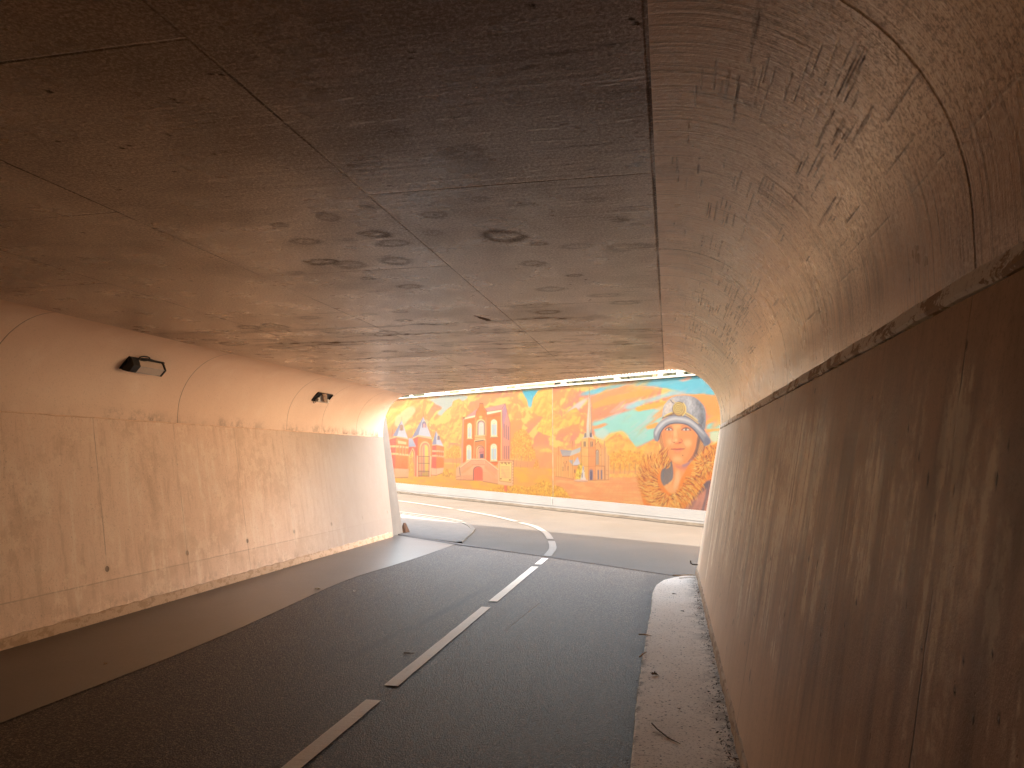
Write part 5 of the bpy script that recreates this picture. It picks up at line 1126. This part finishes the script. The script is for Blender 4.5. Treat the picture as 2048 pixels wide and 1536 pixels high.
# street level behind the wall with houses and hedges
st=sheet_grid('street_ground',[-14,-8,0,8,16,24,32,48,120,600],[-.36,-4,-9,-16,-30,-80,-500],lambda s,n_:wall_pt(s,n_,3.30 if s<50 else 3.3-SLOPE*(s-50)),MT['soil'])
def house(s0,s1,n0,h,mat,label,name='brick_house'):
    base=Vector(wall_pt((s0+s1)/2,n0,3.31)); r=tag(empty(name,base),label,'house'); inv=Matrix.Translation(base).inverted()
    def a(o): o.matrix_parent_inverse=inv; return o
    mb=MB(); mb.fbox(F,s0,s1,n0-7,n0,3.2,3.2+h); wl=a(mb.build('wall',mat,r))
    mb=MB(); mb.prism([(n0+.4,3.2+h),(n0-3.5,3.2+h+2.6),(n0-7.4,3.2+h)],lambda a_,b_,c_:wall_pt(c_,a_,b_),s0-.3,s1+.3); a(mb.build('roof',MT['tile'],r))
    k=int((s1-s0)/2.6)
    for i in range(k):
        c=s0+(i+.5)*(s1-s0)/k
        for zz in ((4.1,5.5),(6.6,7.8)):
            if zz[1]>3.2+h: continue
            mb=MB(); mb.fbox(F,c-.6,c+.6,n0-.05,n0+.03,zz[0],zz[1]); fr=a(mb.build('window',MT['white'],r))
            mb=MB(); mb.fbox(F,c-.52,c+.52,n0+.031,n0+.035,zz[0]+.08,zz[1]-.08); pn=mb.build('pane',MT['glass']); pn.parent=fr; pn.matrix_parent_inverse=inv
    return r
house(-9,-.5,-9,5.2,MT['brick2'],'plum brick house glimpsed above the painted hat, right end of the railing')
house(.8,6.2,-12,5.6,MT['brick'],'red brick house glimpsed through the railing above the painted church')
house(9,15,-12,5.4,MT['brick'],'red brick house glimpsed through the railing above the painted town house')
house(22,29,-13,5.4,MT['brick'],'far red brick house glimpsed through the left end of the railing')
def hedge(s0,s1,n0,h,label):
    base=Vector(wall_pt((s0+s1)/2,n0,3.31)); mb=MB(); R_=random.Random(int(s0*10)+99)
    o=None; V=[];F_=[]; nx=int((s1-s0)/.15)+1; nz=7
    for f_,nn in ((0,0.),(1,-.7)):
        for j in range(nz+1):
            for i in range(nx+1): V.append(wall_pt(s0+(s1-s0)*i/nx,n0+nn+R_.uniform(-.07,.07),3.25+h*j/nz+(R_.uniform(-.07,.07) if j else 0)))
    m_=nx+1; off=m_*(nz+1)
    for f_ in (0,off):
        for j in range(nz):
            for i in range(nx): F_.append((f_+j*m_+i,f_+j*m_+i+1,f_+(j+1)*m_+i+1,f_+(j+1)*m_+i))
    for i in range(nx): F_.append((nz*m_+i,nz*m_+i+1,off+nz*m_+i+1,off+nz*m_+i))
    for j in range(nz): F_.append((j*m_,(j+1)*m_,off+(j+1)*m_,off+j*m_)); F_.append((j*m_+nx,(j+1)*m_+nx,off+(j+1)*m_+nx,off+j*m_+nx))
    o=obj('hedge',V,F_,MT['hedge'],smooth=False); tag(o,label,'hedge',)
for a_,b_,t_ in ((5.3,7.4,'dark hedge behind the railing right above the joint of the painted wall'),(3.9,4.7,'short dark hedge behind the railing left of the painted spire'),(1.9,2.9,'dark hedge behind the railing right of the painted spire'),(16.2,17.4,'dark hedge behind the railing near its left end')):
    hedge(a_,b_,-2.2,.95,t_)

# ------------------------------------------------------------------ lamps on the left haunch
def haunch(y,ang,out):   # point on the left haunch at angle ang (deg above the springing), lifted `out` into the tunnel
    cx=-4.94-XR; a=math.radians(ang); r_=R-out; return Vector((cx-r_*math.cos(a),y,2.06+r_*math.sin(a)))
def lamp_frame(y,ang):
    o=haunch(y,ang,0); a=math.radians(ang); nrm=Vector((math.cos(a),0,-math.sin(a))); up=Vector((math.sin(a),0,math.cos(a))); al=Vector((0,1,0)); return o,al,up,nrm
def LF(fr): 
    o,al,up,nrm=fr; return lambda a,b,c:o+al*a+up*b*.80+nrm*c*.80
def wall_lamp(y0,y1,ang):
    fr=lamp_frame((y0+y1)/2,ang); L=(y1-y0)/2; r=tag(empty('bulkhead_lamp',fr[0]),'black-capped bulkhead lamp with clear cover and cable loop, nearer lamp high on the left','wall lamp'); inv=Matrix.Translation(fr[0]).inverted(); G=LF(fr)
    def a(o): o.matrix_parent_inverse=inv; return o
    mb=MB(); mb.fbox(G,-L,L,-.105,.105,-.03,.014); a(mb.build('back_plate',MT['black'],r,bevel=.004))
    hexp=[(-.10,.012),(-.10,.035),(-.055,.125),(.055,.125),(.10,.035),(.10,.012)]
    H=lambda b,c,q:G(q,b,c)
    mb=MB(); mb.prism(hexp,H,-L+.02,-L+.13); a(mb.build('end_cap',MT['black'],r,bevel=.006))
    mb=MB(); mb.prism([(b*.86,c*.94) for b,c in hexp],H,-L+.131,L-.045); a(mb.build('lens',MT['lens'],r))
    mb=MB(); mb.prism(hexp,H,L-.05,L-.022); a(mb.build('end_cap',MT['black'],r,bevel=.004))
    mb=MB()
    for b,c in ((-.054,.125),(.054,.125)): mb.tube([G(-L+.10,b*.9,c*.96),G(L-.03,b*.9,c*.96)],.0035,6)
    a(mb.build('trim_rod',MT['steel'],r))
    mb=MB(); pts=[]
    for k in range(19):
        t=k/18*2*math.pi; pts.append(G(-.08+.085*math.cos(t),.125+.035*math.sin(t),.02+.02*math.sin(t*.5)))
    mb.tube([G(-L+.05,.10,.03),G(-.2,.105,.03)]+pts+[G(.1,.108,.012),G(L-.02,.106,.012)],.0065,6); a(mb.build('cable',MT['black'],r))
wall_lamp(6.50,7.05,42)
def broken_lamp(y0,y1,ang):
    fr=lamp_frame((y0+y1)/2,ang); L=(y1-y0)/2; r=tag(empty('broken_lamp',fr[0]),'broken lamp with missing cover and bent white tray, farther lamp high on the left','wall lamp'); inv=Matrix.Translation(fr[0]).inverted(); G=LF(fr)
    def a(o): o.matrix_parent_inverse=inv; return o
    mb=MB(); mb.fbox(G,-L,L,-.105,.105,-.03,.010)
    for s_ in (-1,1): mb.fbox(G,-L,L,s_*.105-.004,s_*.105+.004,.010,.035)
    for s_ in (-1,1): mb.fbox(G,s_*(L-.004)-.004,s_*(L-.004)+.004,-.10,.10,.010,.035)
    a(mb.build('back_plate',MT['black'],r))
    mb=MB(); mb.prism([(-.085,.012),(-.10,.05),(-.06,.085),(-.02,.06),(-.01,.03)],lambda b,c,q:G(q,b,c),-L+.10,L-.03); mb.hexa([G(-L+.10,-.08,.03),G(-L+.20,-.06,.04),G(-L+.20,.03,.05),G(-L+.14,.06,.03),G(-L+.10,-.08,.037),G(-L+.20,-.06,.047),G(-L+.20,.03,.057),G(-L+.14,.06,.037)]); a(mb.build('reflector_tray',MT['tray'],r))
    mb=MB(); mb.hexa([G(-.14,.10,.02),G(-.02,.11,.02),G(.05,-.02,.10),G(-.06,-.03,.10),G(-.14,.10,.07),G(-.02,.11,.07),G(.05,-.02,.15),G(-.06,-.03,.15)]); a(mb.build('ballast_box',strip_mat('grey brown ballast',(.25,.18,.14),(.36,.27,.21)),r,bevel=.005))
    mb=MB(); pts=[G(-L+.09+.03*math.cos(t),-.115+.03*math.sin(t),.04) for t in [k/12*2*math.pi for k in range(13)]]; mb.tube(pts,.005,6); a(mb.build('wire_loop',MT['black'],r))
broken_lamp(10.68,11.20,41)
# fine cable stain seam below the far lamp is in the concrete; small hook at the right wall end
mb=MB(); q=Vector((.34,9.86,.33)); xq=.345
mb.tube([(xq+.02,9.80,.19),(xq-.07,9.80,.192),(xq-.095,9.80,.205),(xq-.098,9.80,.24)],.0085,7); tag(mb.build('iron_hook',MT['iron']),'small bent iron hook sticking out of the right wall at its far end','hook')
mb=MB(); cx,cy=-5.27,14.50
V=[(-.10,-.14,0),(.12,-.16,0),(.17,.10,0),(-.02,.20,0),(-.13,.06,0),(-.03,-.02,.19),(.05,0,.17),(.02,.07,.185)]
bm_=bmesh.new(); vs=[bm_.verts.new((cx-.02+a*.6,cy+b*.7,g(cx,cy)+.0+c*1.1)) for a,b,c in V]; bmesh.ops.convex_hull(bm_,input=vs); me=bpy.data.meshes.new('concrete_lump'); bm_.to_mesh(me); bm_.free(); o=bpy.data.objects.new('concrete_lump',me); COL.objects.link(o); me.materials.append(MT['iron'].m); tag(o,'small dark broken lump at the far foot of the left wall','rubble')

# ------------------------------------------------------------------ litter
def leafy(name,x,y,size,rot,mat,label,cat='leaf',z0=.0,lobes=5,curl=.35):
    R_=random.Random(int(abs(x*977+y*331)*10)); V=[(0,0,size*.12)];F_=[];N=lobes*4
    for i in range(N):
        t=2*math.pi*i/N; r_=size*(.55+.30*math.cos(lobes*t)+R_.uniform(-.08,.08)); V.append((r_*math.cos(t),r_*math.sin(t)*.7,size*curl*abs(math.sin(t*1.5))*R_.uniform(.4,1)))
    for i in range(N): F_.append((0,1+i,1+(i+1)%N))
    o=obj(name,V,F_,mat); o.location=(x,y,z0+.004+g(x,y)); o.rotation_euler=(R_.uniform(-.1,.1),R_.uniform(-.1,.1),rot); s_=o.modifiers.new('t','SOLIDIFY'); s_.thickness=.0012; return tag(o,label,cat)
KZ=.07
leafy('dead_leaf',-.125,5.28,.038,.4,MT['leaf'],'dark curled leaf lying alone on the near part of the kerb strip',z0=KZ,curl=.7)
leafy('dead_leaf',.03,4.62,.020,1.4,MT['leaf'],'tiny brown leaf crumb in the middle of the near kerb strip',z0=KZ)
leafy('dead_leaf',.10,7.45,.030,2.,MT['leaf'],'flat brown leaf on the kerb strip nearer its rounded end',z0=KZ)
leafy('dead_leaf',.03,8.35,.034,.2,MT['leaf'],'small dark leaf on the kerb strip just before its rounded end',z0=KZ)
leafy('dry_leaf',-4.04,8.17,.050,.3,MT['paper'],'pale dry leaf on the smooth side path near the left wall',z0=.006)
leafy('dry_leaf',-3.55,8.10,.040,1.2,MT['paper'],'pale dry leaf where the side path meets the dark asphalt',z0=.008)
leafy('dry_leaf',-4.14,4.95,.028,1.9,MT['leafpale'],'small pale leaf lying on the near dark part of the side path',z0=.006)
def twig(pts,r_,label,mat=None,name='twig'):
    mb=MB(); mb.tube(pts,[r_]*(len(pts)-1)+[r_*.4],5); return tag(mb.build(name,mat or MT['leafpale']),label,'twig')
twig([(-.27,6.44,.012+.06),(-.22,6.40,KZ+.012),(-.165,6.37,KZ+.010)],.006,'short twig lying across the kerb edge beside the asphalt')
twig([(-.24,5.72,.075),(-.205,5.80,.085),(-.19,5.86,KZ+.008)],.005,'pale stalk leaning on the kerb edge, left of the dark curled leaf')
twig([(-.12,4.30,KZ+.02),(-.09,4.24,KZ+.012),(-.03,4.14,KZ+.006),(.03,4.07,KZ+.006)],.004,'dark forked twig on the nearest part of the kerb strip',MT['leaf'])
twig([(-2.07,5.70,.012),(-2.02,5.69,.016),(-1.985,5.71,.012)],.004,'short dark stick lying on the dark asphalt left of the centre line',MT['leaf'])
twig([(.02,9.60,KZ+.01),(.12,9.56,KZ+.02),(.24,9.66,KZ+.012),(.33,9.62,KZ+.014)],.007,'pale bent twig on the rounded end of the kerb strip')
twig([(.10,9.40,KZ+.01),(.32,9.50,KZ+.014)],.005,'thin straight stalk beside the far end of the right wall')
# drifted leaf crumbs in the corner between kerb strip and wall, and along the kerb edge
V=[];F_=[]; R_=random.Random(12)
def crumb(x,y,z,s_):
    k=len(V); a=R_.uniform(0,6.28); t=R_.uniform(.25,1.); L=s_*R_.uniform(.6,1.6); w=s_*R_.uniform(.15,.5)
    d=Vector((math.cos(a),math.sin(a),R_.uniform(-.2,.5))).normalized(); b=Vector((-math.sin(a),math.cos(a),R_.uniform(-.5,.8))).normalized(); p=Vector((x,y,z+s_*.2))
    V.extend([tuple(p-d*L/2),tuple(p+b*w/2),tuple(p+d*L/2),tuple(p-b*w/2)]); F_.append((k,k+1,k+2)); F_.append((k,k+2,k+3))
for i in range(2000):
    y=2.2+7.3*R_.random()**1.25; cl=.5+.5*math.sin(y*3.1)*math.sin(y*1.3+1); x=.302-abs(R_.gauss(0,.022+.03*cl)); 
    if R_.random()<.35+.65*cl: crumb(x,y,KZ+abs(R_.gauss(0,.006)),R_.uniform(.010,.026))
for i in range(350):
    y=R_.uniform(2.2,8.9); cl=.5+.5*math.sin(y*2.3); 
    if R_.random()<.2+.8*cl: crumb(-.225-abs(R_.gauss(0,.014)),y,.008+abs(R_.gauss(0,.008)),R_.uniform(.008,.02))
for i in range(260): crumb(R_.uniform(-.19,.28),R_.uniform(2.4,9.3),KZ+.001,R_.uniform(.004,.011))
o=obj('leaf_litter',V,F_,MT['leaf']); tag(o,'drift of dark leaf crumbs in the corner between kerb strip and right wall','leaf litter',kind='stuff')
V=[];F_=[]
for i in range(420):
    y=R_.choice([R_.gauss(10.2,.5),R_.uniform(3,13.)]); crumb(-5.225+abs(R_.gauss(0,.015)),y,.012,R_.uniform(.006,.018))
o=obj('leaf_litter',V,F_,MT['leaf']); tag(o,'thin line of dirt crumbs along the foot of the left wall','leaf litter',kind='stuff')
V=[];F_=[]
for i in range(900):
    s=R_.uniform(-3,22); n_=abs(R_.gauss(0,.12))+.07; p=Vector(wall_pt(s,n_,.02)); crumb(p.x,p.y,p.z,R_.uniform(.03,.08))
o=obj('gutter_weeds',V,F_,MT['gutter']); tag(o,'low weeds and grit along the foot of the painted wall','weeds',kind='stuff')
